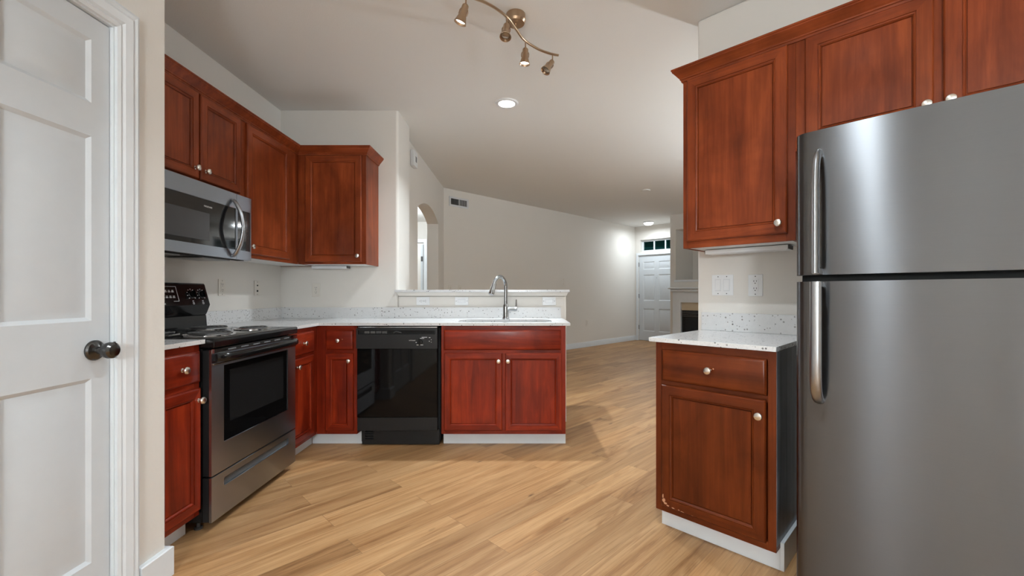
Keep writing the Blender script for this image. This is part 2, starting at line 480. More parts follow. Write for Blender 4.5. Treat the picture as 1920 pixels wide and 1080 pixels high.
# fireplace wall with deep niche
o = MB().prism([(0, 0), (5.53, 0), (5.53, CEIL), (0, CEIL)], 0, .81, 'xz', holes=[[(.117, 1.407), (1.55, 1.407), (1.55, 2.435), (.117, 2.435)]]).box(0, 5.53, .81, .93, 0, CEIL).build('wall_fireplace', 'wall')
o.location = WM(-4.13, MF); o.rotation_euler = (0, 0, DIAG)
structure(o, 'off-white wall with a deep niche above the fireplace', 'wall')
o = MB().box(.09, 1.58, -.022, .06, 1.368, 1.405, bevel=.004).build('trim_1', 'trim'); o.location = WM(-4.13, MF); o.rotation_euler = (0, 0, DIAG)
structure(o, 'white sill along the bottom of the niche above the fireplace', 'trim')
# hallway beyond the arch
structure(MB().prism([(-4.1, 0), (-2.58, 0), (-2.58, 2.06), (-1.79, 2.06), (-1.79, 0), (AX-.16, 0), (AX-.16, CEIL), (-4.1, CEIL)], 7.9, 8.02, 'xz').build('wall_hall', 'wall'),
          'off-white hallway end wall seen through the arch', 'wall')
structure(MB().box(-4.2, -4.1, 4.2, 9.6, 0, CEIL).box(-4.1, -.9, 9.5, 9.6, 0, CEIL).box(-1.0, -.9, 8.02, 9.5, 0, CEIL).build('wall_bedroom', 'wall'), 'off-white wall of the room beyond the hallway door', 'wall')
structure(MB().box(-4.1, AX-.16, 4.21, 7.9, 2.44, 2.50).build('ceiling_hall', 'ceil'), 'lower off-white hallway ceiling seen through the arch', 'ceiling')

# baseboards
BBP = [(0, 0), (.014, 0), (.014, .100), (.010, .112), (0, .112)]
def baseboard(name, path, label, h=1.0):
    structure(MB().sweep(path, [(a, b*h) for a, b in BBP]).build(name, 'trim'), label, 'baseboard')
baseboard('baseboard_far', [(AX, 6.583), (AX+3.93, 6.583+3.93)], 'white baseboard along the long living room wall')
structure(MB().sweep([(-1.581+.0, YP), (XP-.03, YP)][::-1], BBP).build('baseboard_return', 'trim'), 'white baseboard on the short return wall', 'baseboard')
bb = [(0, 0), (.021, 0), (.021, .112), (.017, .116), (0, .116)]
structure(MB().sweep([(XP-.12, YP), (XP, YP), (XP, 1.592)], [(-a, b) for a, b in bb]).build('baseboard_pantry', 'trim'), 'white baseboard wrapping the wall corner beside the white door', 'baseboard')
structure(MB().sweep([(.30, YB+.14), (.394, YB+.14), (.394, YB), (.355, YB)], BBP).build('baseboard_peninsula', 'trim'), 'white baseboard wrapping the end of the half wall', 'baseboard')
pth = [WM(WF, MD)[:2], WM(WF+.028, MD)[:2]]
baseboard('baseboard_entry', pth, 'white baseboard stub beside the front door casing')
baseboard('baseboard_arch', [(AX, 6.163), (AX, 6.56)], 'white baseboard beside the arched opening')

# ------------------------------------------------------------------ doors
def six_panel(w, h, stile=.115, mid=.10, rows=((.215, .61), (.225, 0), (0, 0)), t=.035, zrows=None, cols=None):
    """slab with sunk moulded panels facing -y; local origin lower left"""
    holes = []; mb = MB()
    for (a, b) in cols:
        for (c, d) in zrows: holes.append((a, b, c, d))
    mb.prism([(0, 0), (w, 0), (w, h), (0, h)], 0, .010, 'xz', holes=[[(a, c), (b, c), (b, d), (a, d)] for a, b, c, d in holes])
    mb.box(0, w, .010, t, 0, h)
    for a, b, c, d in holes:
        pw, ph = b-a, d-c
        mb.rings(pw, ph, [(0, .0), (.012, .0085), (.022, .0085), (.045, .002), (.045, .002)][:4], a, c, back=False)
    return mb

# white door at the left edge (pantry)
d1 = thing('door_1', 'white six-panel door at the left edge with dark round knob', 'door', (XP-.012, DY0+.004, 0), PI/2, kind='structure')
wl = 1.500-DY0-.004
cols = [(.10, wl/2-.05), (wl/2+.05, wl-.062)]
six_panel(wl, 2.043, zrows=[(.225, .838), (1.03, 1.645), (1.755, 1.968)], cols=cols).build('door_leaf', 'doorpaint', d1).location = (0, 0, .008)
k = MB()
k.lathe([(.0, 0), (.034, 0), (.034, .005), (.030, .010), (.020, .014), (.013, .018), (.012, .030), (.017, .036), (.0255, .044), (.028, .054), (.0265, .064), (.020, .070), (.012, .072), (0, .0715)], (wl-.053, 0, .939), (0, -1, 0), 32)
k.build('door_knob', 'darkknob', d1, 'dark pewter round knob with rosette')
MB().box(wl-.0005, wl+.012, -.0165, -.0125, .918, .962, bevel=.0015).build('strike_plate', 'darkknob', d1, 'dark latch plate')
CAS = [(0, 0), (0, .010), (.010, .014), (.018, .010), (.026, .016), (.050, .021), (.060, .016), (.070, .020), (.080, .016), (.084, 0)]
def casing(mb, x0, x1, top, prof=CAS, y=0.0, gap=.006):
    """door casing round an opening x0..x1, facing -y: inverted U with mitred corners"""
    L = []
    for i in range(4):
        ring = []
        for o, d in prof:
            o = o+gap
            x = x0-o if i in (0, 1) else x1+o
            z = 0 if i in (0, 3) else top+o
            ring.append(mb.bm.verts.new((x, y-d, z)))
        L.append(ring)
    k = len(prof)
    for a, b in zip(L, L[1:]):
        for i in range(k): mb.bm.faces.new((a[i], a[(i+1) % k], b[(i+1) % k], b[i]))
    mb.bm.faces.new(L[0]); mb.bm.faces.new(L[-1][::-1])
    return mb
mb = MB(); casing(mb, -.004, wl+.004, 2.058, y=-.0121, gap=.003)
mb.build('door_casing', 'trim', d1)
MB().box(-.0035, wl+.0125, -.0118, .10, 2.056, 2.0695).box(wl+.0032, wl+.0125, -.0118, .10, 0, 2.0555).build('door_jamb', 'trim', d1)

# front door
d2 = thing('door_2', 'white six-panel front door under the dark transom window', 'door', WM(WF+EX0+.004, MD+.02), DIAG, kind='structure')
we = EX1-EX0-.008
six_panel(we, 2.035, zrows=[(.225, .76), (.955, 1.57), (1.70, 1.88)], cols=[(.115, we/2-.055), (we/2+.055, we-.115)]).build('door_leaf', 'doorpaint', d2).location = (0, 0, .008)
mb = MB(); casing(mb, -.004, we+.004, 2.046, [(0, 0), (0, .012), (.03, .018), (.055, .016), (.058, 0)], y=-.0205, gap=.004)
mb.build('door_casing', 'trim', d2)
for z in (.27, 1.02, 1.78):
    MB().box(-.006, .004, -.010, -.001, z, z+.10).tube([(-.001, -.012, z), (-.001, -.012, z+.1)], .006, 8).build('hinge', 'darkgrey', d2, 'dark metal hinge')
MB().lathe([(.007, 0), (.007, .003), (0, .004)], (we/2, 0, 1.50), (0, -1, 0), 10).build('peephole', 'darkgrey', d2, 'small dark peephole')
MB().lathe([(.028, 0), (.028, .008), (.012, .012), (.012, .03), (.026, .04), (.027, .055), (0, .06)], (we-.07, 0, .95), (0, -1, 0), 20).build('door_knob', 'darkknob', d2)
# transom
w1 = thing('window_1', 'dark three-pane transom window above the front door', 'window', WM(WF, MD+.10), DIAG, kind='structure')
mb = MB().prism([(.135, 2.131), (1.049, 2.131), (1.049, 2.419), (.135, 2.419)], -.015, .03, 'xz', holes=[[(a, 2.172), (b, 2.172), (b, 2.378), (a, 2.378)] for a, b in ((.178, .439), (.467, .723), (.75, 1.01))])
mb.build('window_frame', 'trim', w1)
for a, b in ((.178, .439), (.467, .723), (.75, 1.01)):
    MB().box(a-.005, b+.005, .004, .008, 2.168, 2.382).build('window_pane', 'glass', w1)
# hallway door standing open
d3 = thing('door_3', 'white hallway door standing open, seen through the arch', 'door', (-1.805, 7.92, 0), PI/2, kind='structure')
MB().box(0, .72, 0, .045, .01, 2.03, bevel=.002).build('door_leaf', 'doorpaint', d3)
for z in (1.72, .95, .22):
    MB().box(-.004, 0, .006, .04, z, z+.09).build('hinge', 'darkgrey', d3, 'grey metal hinge')
mb = MB(); casing(mb, -2.575, -1.795, 2.055, [(0, 0), (0, .012), (.03, .018), (.06, .016), (.062, 0)], y=7.9)
structure(mb.build('trim_2', 'trim'), 'white casing around the hallway doorway', 'trim')

# ------------------------------------------------------------------ cabinets
KN = MB().lathe([(.0095, 0), (.0095, .002), (.0055, .004), (.005, .010), (.0075, .014), (.0135, .0165), (.0165, .020), (.0165, .023), (.0145, .0265), (.009, .0285), (0, .029)], (0, 0, 0), (0, -1, 0), 24).mesh('knob', 'nickel')
T = .020
def knob(parent, x, z, y=-T):
    o = put('knob', KN, parent); o.location = (x, y, z); return o
def cab_door(root, x0, x1, z0, z1, kx, kz, fr=.054):
    w, h = x1-x0, z1-z0
    o = MB().rings(w, h, [(0, -.0005), (0, -T+.006), (.0035, -T+.0015), (.006, -T), (fr-.009, -T), (fr-.0085, -T+.0035), (fr-.0065, -T+.0035), (fr-.005, -T+.001), (fr-.001, -T+.003), (fr+.003, -T+.008), (fr+.004, -T+.014), (fr+.0055, -T+.014), (fr+.0065, -T+.0095)], mats=(0, 1, 0)).build('cabinet_door', [CAB_WOOD['v'], CAB_WOOD['h']], root)
    o.location = (x0, 0, z0)
    if kx is not None: knob(o, kx-x0, kz-z0)
    return o
def cab_drawer(root, x0, x1, z0, z1, kx=None, kz=None, name='drawer', hole=0):
    w, h = x1-x0, z1-z0
    o = MB().rings(w, h, [(0, -.0005), (0, -T+.009), (.004, -T+.0045), (.010, -T+.0008), (.013, -T)], mats=(1, 1, 1)).build(name, [CAB_WOOD['v'], CAB_WOOD['h']], root)
    o.location = (x0, 0, z0)
    if kx is not None:
        knob(o, kx-x0, kz-z0)
        if hole: MB().lathe([(.0032, 0), (.002, .0004), (0, .0001)], (kx-x0+hole, -T, kz-z0+.008), (0, -1, 0), 10).build('screw_hole', 'bare_wood', o, 'old screw hole')
    return o
def frame_piece(root, x0, x1, z0, z1, stiles, rails):
    mb = MB()
    xs = sorted(stiles)
    for a, b in xs: mb.box(a, b, 0, .019, z0, z1, bevel=.0008, mi=0, seg=1)
    for a, b in rails:
        for (p, q), (r, s) in zip(xs, xs[1:]): mb.box(q, r, .0004, .019, a, b, mi=1)
    return mb.build('face_frame', [CAB_WOOD['v'], CAB_WOOD['h']], root)
ZB = .092; ZT = .893            # base cabinet box
def base_cab(root, W_, D, stiles=None, rails=None, carc=None, toe=(0, None), z1=ZT, toedeep=.064):
    c0, c1 = carc or (0, W_)
    MB().box(c0, c1, .0195, D, ZB, z1).build('carcass', CAB_WOOD['v'], root)
    frame_piece(root, 0, W_, ZB, z1, stiles or [(0, .03), (W_-.03, W_)], rails or [(ZB, ZB+.035), (.69, .715), (.86, z1)])
    t0, t1 = toe[0], toe[1] if toe[1] is not None else W_
    MB().box(t0, t1, toedeep, toedeep+.016, .0, ZB-.001, bevel=.001).build('toe_kick', 'trim', root, 'white painted toe kick')

LEFT = PI/2
XBF = -1.514                    # base faces, left run
YPF = 3.19                      # base faces, peninsula
CAB_WOOD = {'v': 'wood_red', 'h': 'wood_red_h'}  # redder wood for the left run and peninsula base cabinets
# narrow base cabinet between return wall and range
y0, y1 = 1.755, 2.028
b1 = thing('base_cabinet', 'narrow cherry base cabinet between the wall corner and the range', 'cabinet', (XBF, y0, 0), LEFT, 'cherry base cabinets')
w_ = y1-y0
base_cab(b1, w_, .60)
cab_drawer(b1, .012, w_-.012, .716, .861, .5*w_+.01, .79)
cab_door(b1, .012, w_-.012, .122, .690, w_-.030, .635, .05)
# right of the range
y0, y1 = 2.796, 3.19
b2 = thing('base_cabinet', 'cherry base cabinet in the corner just right of the range', 'cabinet', (XBF, y0, 0), LEFT, 'cherry base cabinets')
w_ = y1-y0
base_cab(b2, w_, .60, stiles=[(0, .03), (w_-.068, w_)], carc=(0, .99), toe=(0, w_+.062))
cab_drawer(b2, .010, 3.120-y0, .710, .861, 2.962-y0, .787, hole=-.06)
cab_door(b2, .010, 3.120-y0, .122, .690, 2.875-y0, .636, .05)
# corner, peninsula side
x0, x1 = XBF, -1.214
b3 = thing('base_cabinet', 'slim cherry base cabinet between the corner and the black dishwasher', 'cabinet', (x0, YPF, 0), 0, 'cherry base cabinets')
w_ = x1-x0
base_cab(b3, w_, .60, stiles=[(0.0005, .078), (w_-.03, w_)], toe=(-.062, w_+.012))
cab_drawer(b3, -1.440-x0, -1.238-x0, .714, .860, -1.345-x0, .785, hole=.029)
cab_door(b3, -1.442-x0, -1.238-x0, .121, .690, -1.267-x0, .636, .047)
# sink base
x0, x1 = -.592, .325
b4 = thing('base_cabinet', 'wide cherry sink cabinet with two doors right of the dishwasher', 'cabinet', (x0, YPF, 0), 0, 'cherry base cabinets')
w_ = x1-x0
MB().box(0, .018, .0195, .60, ZB, ZT).box(w_-.018, w_, .0195, .60, ZB, ZT).box(.018, w_-.018, .58, .60, ZB, ZT).box(.018, w_-.018, .0195, .58, ZB, ZB+.018).build('carcass', CAB_WOOD['v'], b4)
frame_piece(b4, 0, w_, ZB, ZT, [(0, .03), (w_-.045, w_)], [(ZB, ZB+.035), (.69, .715), (.86, ZT)])
MB().box(w_/2-.04, w_/2+.04, .0008, .0188, ZB+.0355, .6895).build('center_stile', CAB_WOOD['v'], b4)
MB().box(.004, w_+.006, .064, .08, 0, ZB-.001, bevel=.001).build('toe_kick', 'trim', b4, 'white painted toe kick')
cab_drawer(b4, -.572-x0, .289-x0, .714, .861, name='false_drawer_front')
cab_door(b4, -.570-x0, -.143-x0, .121, .692, -.168-x0, .634, .047)
cab_door(b4, -.121-x0, .295-x0, .121, .692, -.099-x0, .634, .047)
CAB_WOOD = {'v': 'wood_shaded', 'h': 'wood_shaded_h'}
# single base cabinet beside the fridge
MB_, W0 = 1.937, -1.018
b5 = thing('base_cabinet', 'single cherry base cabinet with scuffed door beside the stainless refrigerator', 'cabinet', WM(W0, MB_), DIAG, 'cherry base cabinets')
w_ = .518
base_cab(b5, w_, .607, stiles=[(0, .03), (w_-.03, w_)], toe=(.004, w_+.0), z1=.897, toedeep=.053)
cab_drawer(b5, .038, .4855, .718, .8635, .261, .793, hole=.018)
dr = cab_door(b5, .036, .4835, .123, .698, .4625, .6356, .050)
MB().box(w_+.0004, w_+.0024, .0, .606, .117, .896).build('reflection_side_panel', 'reflection_panel', b5, 'wood-grain side panel with the refrigerator reflection painted in grey')
mb = MB()
rs = random.Random(5)
for px_, pz_, a_, b_ in ((.014, .030, .010, .012), (.022, .020, .012, .006), (.010, .050, .005, .014), (.034, .012, .010, .004), (.060, .009, .009, .003), (.088, .010, .006, .002), (.105, .007, .012, .002), (.150, .006, .005, .002)):
    P_ = [(px_+a_*(.55+.45*rs.random())*math.cos(2*PI*i/9), pz_+b_*(.55+.45*rs.random())*math.sin(2*PI*i/9)) for i in range(9)]
    P_ = [(max(.0065, p), max(.0065, q)) for p, q in P_]
    mb.prism(P_, -T-.0003, -T+.0003, 'xz')
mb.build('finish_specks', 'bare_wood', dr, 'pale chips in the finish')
MB().box(w_, w_+.015, .053, .605, 0, .116, bevel=.0015).build('side_baseboard', 'trim', b5, 'white baseboard on the cabinet side')

CAB_WOOD = {'v': 'wood', 'h': 'wood_h'}
# upper cabinets
ZU0, ZU1 = 1.368, 2.282
XUF = -1.815; YUF = 3.505
def wall_cab(root, W_, D, z0, z1, stiles, carc=None):
    c0, c1 = carc or (0, W_)
    MB().box(c0, c1, .0195, D, z0+.018, z1).box(c0, c0+.016, .0195, D, z0, z0+.018).box(c1-.016, c1, .0195, D, z0, z0+.018).build('carcass', CAB_WOOD['v'], root)
    MB().box(c0+.016, c1-.016, .0195, D, z0+.003, z0+.0179).build('bottom_panel', 'melamine', root, 'white underside panel')
    frame_piece(root, 0, W_, z0, z1, stiles, [(z0, z0+.035), (z1-.045, z1)])
y0, y1 = 2.035, 2.795
w_ = y1-y0; DU = -XUF+XL
u1 = thing('upper_cabinet', 'short two-door cherry wall cabinet above the microwave', 'cabinet', (XUF, y0, 0), LEFT, 'cherry wall cabinets')
DEP = abs(XL-XUF)-.003
wall_cab(u1, w_, DEP, 1.745, ZU1, [(0, .03), (w_/2-.02, w_/2+.02), (w_-.03, w_)])
cab_door(u1, .012, w_/2-.007, 1.768, 2.247, w_/2-.040, 1.822, .054)
cab_door(u1, w_/2+.007, w_-.030, 1.768, 2.247, w_/2+.040, 1.822, .054)
y0, y1 = 2.7955, YUF
w_ = y1-y0
u2 = thing('upper_cabinet', 'tall cherry wall cabinet between the microwave and the corner', 'cabinet', (XUF, y0, 0), LEFT, 'cherry wall cabinets')
wall_cab(u2, w_, DEP, ZU0, ZU1, [(0, .045), (w_-.155, w_)], carc=(0, w_+.30))
cab_door(u2, .038, 3.354-y0, 1.393, 2.247, .067, 1.442, .056)
x0, x1 = XUF, -1.2615
w_ = x1-x0
u3 = thing('upper_cabinet', 'cherry wall cabinet on the back wall, above the corner outlet', 'cabinet', (x0, YUF, 0), 0, 'cherry wall cabinets')
wall_cab(u3, w_, .302, ZU0, ZU1, [(0.0005, .07), (w_-.035, w_)])
cab_door(u3, -1.750-x0, -1.295-x0, 1.386, 2.247, -1.322-x0, 1.434, .054)
MU = 2.235
u4 = thing('upper_cabinet', 'single-door cherry wall cabinet left of the refrigerator', 'cabinet', WM(W0, MU), DIAG, 'cherry wall cabinets')
wall_cab(u4, .518, .309, ZU0, ZU1, [(0, .03), (.48, .518)])
cab_door(u4, .026, .488, 1.402, 2.250, .456, 1.449, .055)
u5 = thing('upper_cabinet', 'two-door cherry wall cabinet above the stainless refrigerator', 'cabinet', WM(-.4995, MU), DIAG, 'cherry wall cabinets')
wall_cab(u5, .92, .309, 1.765, ZU1, [(0, .04), (.44, .48), (.88, .92)])
cab_door(u5, .038, .4475, 1.785, 2.250, .4295, 1.832, .056)
cab_door(u5, .4725, .882, 1.785, 2.250, .4935, 1.832, .056)
# crown mouldings
CR = [(.0, .0), (.007, .0), (.009, .010), (.013, .012), (.014, .018), (.022, .026), (.036, .045), (.043, .050), (.043, .056), (.047, .058), (.047, .066), (.0, .066)]
cz = 2.252
o = MB().sweep([(XUF+.0, 2.035), (XUF, YUF), (-1.2615, YUF), (-1.2615, YB-.002)], CR, z=cz).build('crown_molding', 'wood_h')
tag(o, 'cherry crown molding along the wall cabinets over the range and corner', 'molding', 'cherry crown moldings')
o = MB().sweep([(0, .309), (0, 0), (1.4385, 0)][:3], [(a, b) for a, b in CR], z=cz)
o = o.build('crown_molding', 'wood_h'); o.location = WM(W0, MU); o.rotation_euler = (0, 0, DIAG)
tag(o, 'cherry crown molding along the wall cabinets over the refrigerator', 'molding', 'cherry crown moldings')
# under-cabinet light fixtures
def ucl(label, loc, rz, L):
    r = thing('under_cabinet_light', label, 'light fixture', loc, rz, 'under-cabinet lights')
    MB().box(0, L, 0, .085, -.024, -.001, bevel=.003).build('housing', 'plate', r)
    MB().box(.01, L-.01, .008, .077, -.0255, -.0241).build('lens', 'melamine', r)
    MB().box(-.004, -.0002, .006, .079, -.022, -.003).build('end_cap', 'darkgrey', r, 'grey end cap')
    MB().box(L+.0002, L+.004, .006, .079, -.022, -.003).build('end_cap', 'darkgrey', r, 'grey end cap')
ucl('slim white light bar under the wall cabinet by the corner outlet', (-1.80, YUF+.19, ZU0+.001), 0, .30)
ucl('slim white light bar under the wall cabinet beside the refrigerator', WM(W0+.05, MU+.16, ZU0+.001), DIAG, .40)

# ------------------------------------------------------------------ worktops
CT, CTH = .914, .020
def rrect(x0, x1, y0, y1, r, n=8):
    P = []
    for cx, cy, a0 in ((x1-r, y0+r, -PI/2), (x1-r, y1-r, 0), (x0+r, y1-r, PI/2), (x0+r, y0+r, PI)):
        P += [(cx+r*math.cos(a0+PI/2*i/n), cy+r*math.sin(a0+PI/2*i/n)) for i in range(n+1)]
    return P
SX0, SX1, SY0, SY1 = -.494, .236, 3.262, 3.60
wt = thing('countertop', 'white speckled quartz countertop wrapping from the range to the sink', 'countertop', (0, 0, 0), 0, 'quartz countertops')
MB().prism([(XL+.001, 2.800), (-1.486, 2.800), (-1.486, 3.164), (.357, 3.164), (.357, YB-.001), (XL+.001, YB-.001)], CT-CTH, CT,
           holes=[rrect(SX0, SX1, SY0, SY1, .10)]).build('slab', 'quartz', wt)
MB().prism([(XL+.001, 2.800), (XL+.021, 2.800), (XL+.021, YB-.021), (.345, YB-.021), (.345, YB-.001), (XL+.001, YB-.001)], CT+.0005, 1.008).build('backsplash', 'quartz', wt)
wt2 = thing('countertop', 'short white quartz countertop left of the range by the wall corner', 'countertop', (0, 0, 0), 0, 'quartz countertops')
MB().box(XL+.001, -1.486, YP+.003, 2.030, CT-CTH, CT, bevel=.0015).build('slab', 'quartz', wt2)
MB().box(XL+.001, XL+.021, YP+.003, 2.030, CT+.0005, 1.008).build('backsplash', 'quartz', wt2)
wt3 = thing('countertop', 'small white quartz countertop on the single base cabinet beside the refrigerator', 'countertop', WM(W0, 1.915), DIAG, 'quartz countertops')
MB().box(-.026, .523, 0, .631, .898, .918, bevel=.0015).build('slab', 'quartz', wt3)
MB().box(-.024, .523, .611, .631, .9185, 1.020, bevel=.001).build('backsplash', 'quartz', wt3)
bar = thing('bar_top', 'narrow raised white quartz bar top on the half wall behind the sink', 'bar top', (0, 0, 0), 0)
MB().box(-1.107, .421, 3.765, 4.06, 1.1416, 1.1616, bevel=.002).build('slab', 'quartz', bar)
MB().prism([(-1.075, 1.1085), (.392, 1.1085), (.410, 1.1412), (-1.098, 1.1412)], 3.785, 3.8095, 'xz').box(-1.085, .392, 3.812, 3.948, 1.1085, 1.1412).build('apron', 'wall', bar, 'painted trim board under the slab')

# sink
sk = thing('sink', 'undermount stainless sink set in the quartz behind the sink cabinet doors', 'sink', (0, 0, 0), 0)
mb = MB()
def bowl(mb, x0, x1, y0, y1, zt, zb):
    L = []
    for ins, z, r in ((.004, zt, .10), (-.0, zt-.012, .10), (.004, zb+.04, .09), (.018, zb+.010, .08), (.045, zb, .06)):
        L.append([mb.bm.verts.new((a, b, z)) for a, b in rrect(x0+ins, x1-ins, y0+ins, y1-ins, r)])
    n = len(L[0])
    for a, b in zip(L, L[1:]):
        for i in range(n): mb.bm.faces.new((a[i], a[(i+1) % n], b[(i+1) % n], b[i]))
    mb.bm.faces.new(L[-1])
bowl(mb, SX0-.004, SX1+.004, SY0-.004, SY1+.004, CT-CTH-.001, .70)
mb.build('basin', 'sink', sk)
MB().prism(rrect(SX0-.022, SX1+.022, SY0-.020, SY1+.020, .11), CT-CTH-.003, CT-CTH-.0008, holes=[rrect(SX0-.004, SX1+.004, SY0-.004, SY1+.004, .10)]).build('rim', 'sink', sk)
MB().lathe([(.045, 0), (.045, .004), (.03, .002), (0, .002)], ((SX0+SX1)/2, (SY0+SY1)/2, .7005), (0, 0, 1), 24).build('drain', 'chrome', sk)
# faucet
fx, fy = -.135, 3.675
fc = thing('faucet', 'chrome gooseneck pull-down faucet behind the sink', 'faucet', (fx, fy, CT), 0)
MB().lathe([(.0, 0), (.030, 0), (.030, .005), (.027, .010), (.0235, .02), (.0235, .100), (.020, .118), (.0145, .128), (.0, .128)], (0, 0, 0), (0, 0, 1), 28).build('base', 'faucet', fc)
d = Vector((-.55, -.83, 0)).normalized()
pts = [(0, 0, .125), (0, 0, .20), (0, 0, .275)]
r_ = .082
for i in range(1, 13):
    a = PI*i/12*.90
    p = d*(r_*(1-math.cos(a))); pts.append((p.x, p.y, .275+r_*math.sin(a)))
MB().tube(pts, .0145, 24).build('spout', 'faucet', fc)
e = Vector(pts[-1]); q = (Vector(pts[-1])-Vector(pts[-2])).normalized()
MB().lathe([(.0150, 0), (.0175, .004), (.0175, .03), (.020, .05), (.0230, .095), (.0215, .102), (.0, .102)], e, q, 24).build('spray_head', 'faucet', fc)
MB().lathe([(.0, 0), (.017, 0), (.0175, .05), (.019, .058), (.019, .078), (.015, .084), (0, .084)], (.012, 0, .085), (1, 0, .0), 24).tube([(.085, 0, .092), (.088, -.004, .12), (.090, -.008, .165)], [.008, .0065, .005], 12, flat=(1, .7)).build('lever', 'faucet', fc)

# ------------------------------------------------------------------ range
XR = -1.462
rg = thing('range', 'stainless electric coil range with black backguard and oven window', 'range', (XR, 2.035, 0), LEFT)
RW, RD = .758, .640
MB().box(.002, RW-.002, .045, RD, .045, .868, bevel=.003).build('body', 'black', rg, 'black enamel side panels')
for a in (.04, RW-.04):
    for b in (.09, RD-.06):
        MB().lathe([(.018, 0), (.018, .008), (.008, .010), (.008, .0455)], (a, b, 0), (0, 0, 1), 12).build('foot', 'darkgrey', rg)
# oven door
od = MB().prism([(.002, .264), (RW-.002, .264), (RW-.002, .862), (.002, .862)], 0.0, .012, 'xz', holes=[[(.087, .402), (.669, .402), (.669, .778), (.087, .778)]]).build('oven_door', 'steel', rg)
MB().box(.004, RW-.004, .0125, .044, .264, .860, bevel=.002).build('door_core', 'blacktex', od)
MB().box(.088, .668, .004, .0122, .403, .777).build('window_frame', 'blackglass', od, 'black glass border')
MB().box(.135, .620, .0022, .0039, .490, .747).build('window', 'ovenglass', od, 'dark oven window')
# bowed handle
hp = [(.020, -.012, .823), (.05, -.030, .823), (.14, -.043, .823), (RW/2, -.050, .824), (RW-.14, -.043, .823), (RW-.05, -.030, .823), (RW-.020, -.012, .823)]
MB().tube(catmull(hp, 6), .0165, 24, flat=(1.25, .8)).box(.016, .05, -.024, .001, .806, .842, bevel=.004).box(RW-.05, RW-.016, -.024, .001, .806, .842, bevel=.004).build('handle', 'black', od, 'bowed glossy black handle')
MB().prism([(.004, .846), (RW-.004, .846), (RW-.004, .866), (.004, .866)], -.012, -.0002, 'xz', holes=[[(.10+i*.10, .852), (.16+i*.10, .852), (.16+i*.10, .858), (.10+i*.10, .858)] for i in range(6)]).build('vent_trim', 'chrome', od, 'bright slotted vent trim')
MB().box(.004, RW-.004, -.006, -.0002, .790, .797, bevel=.001).build('lower_trim', 'chrome', od, 'bright trim strip')
# drawer
dw = MB().prism([(.002, .046), (RW-.002, .046), (RW-.002, .256), (.002, .256)], 0, .012, 'xz', holes=[rrect(.087, .675, .186, .226, .008, 3)]).build('storage_drawer', 'steel', rg)
MB().box(.004, RW-.004, .014, .044, .048, .254).build('drawer_core', 'blacktex', dw)
MB().box(.080, .682, .0121, .0139, .180, .232).build('grip_recess', 'darkgrey', dw, 'grey recessed finger grip')
# cooktop
ct = MB().box(-.002, RW+.002, -.014, RD-.045, .872, .9155, bevel=.007, seg=3).build('cooktop', 'black', rg, 'glossy black cooktop')
def burner(x, y, r):
    b = MB().lathe([(r+.022, .0), (r+.022, .004), (r+.012, .005), (r+.006, .001), (r*.5, -.0), (0, .0)], (x, y, .916), (0, 0, 1), 40, cap=False).build('drip_pan', 'chrome', rg, 'chrome drip pan')
    turns = 4 if r > .085 else 3
    pts = []
    for i in range(turns*28+1):
        t = i/28; rr = .018+(r-.018)*t/turns; a = 2*PI*t
        pts.append((x+rr*math.cos(a), y+rr*math.sin(a), .9275))
    mb = MB().tube(pts, .0042, 8)
    mb.build('coil', 'coil', b, 'dark heating coil')
    for a in (PI/2, PI/2+2.1, PI/2+4.2):
        MB().tube([(x+.012*math.cos(a), y+.012*math.sin(a), .9215), (x+(r+.006)*math.cos(a), y+(r+.006)*math.sin(a), .9215)], .0022, 6).build('coil_support', 'chrome', b)
burner(.195, .155, .098); burner(.565, .155, .076); burner(.195, .425, .076); burner(.565, .425, .098)
# backguard
mb = MB().prism([(.570, .9155), (.576, .990), (.580, .992), (.572, 1.004), (.566, 1.018), (.551, 1.058), (.586, 1.185), (.592, 1.193), (.632, 1.193), (.632, .870), (.600, .870), (.596, .9155)], .002, RW-.002, 'yz')
bg = mb.build('backguard', 'black', rg, 'glossy black control backguard')
q = Vector((0, -.127, -.035)).normalized()   # outward normal of the control face
def on_face(x, s, lift=.0005):
    a = Vector((0, .551, 1.058)); b_ = Vector((0, .586, 1.185)); p = a+(b_-a)*s
    return Vector((x, p.y, p.z))+Vector((0, -.964, .266)).normalized()*lift
NF = Vector((0, -.964, .266)).normalized()
TILT = math.atan2(.127, .035)
UF = Vector((0, .035, .127)).normalized()
def obox(mb, c, hx_, hn, hu, ang=0.0):
    X = Vector((1, 0, 0)); A = X*math.cos(ang)+UF*math.sin(ang); B = UF*math.cos(ang)-X*math.sin(ang)
    V = [[mb.bm.verts.new(c+A*hx_*i+B*hu*j+NF*k*hn) for i, j in ((-1, -1), (1, -1), (1, 1), (-1, 1))] for k in (0, 1)]
    mb.bm.faces.new(V[0][::-1]); mb.bm.faces.new(V[1])
    for i in range(4): mb.bm.faces.new((V[0][i], V[0][(i+1) % 4], V[1][(i+1) % 4], V[1][i]))
    return mb
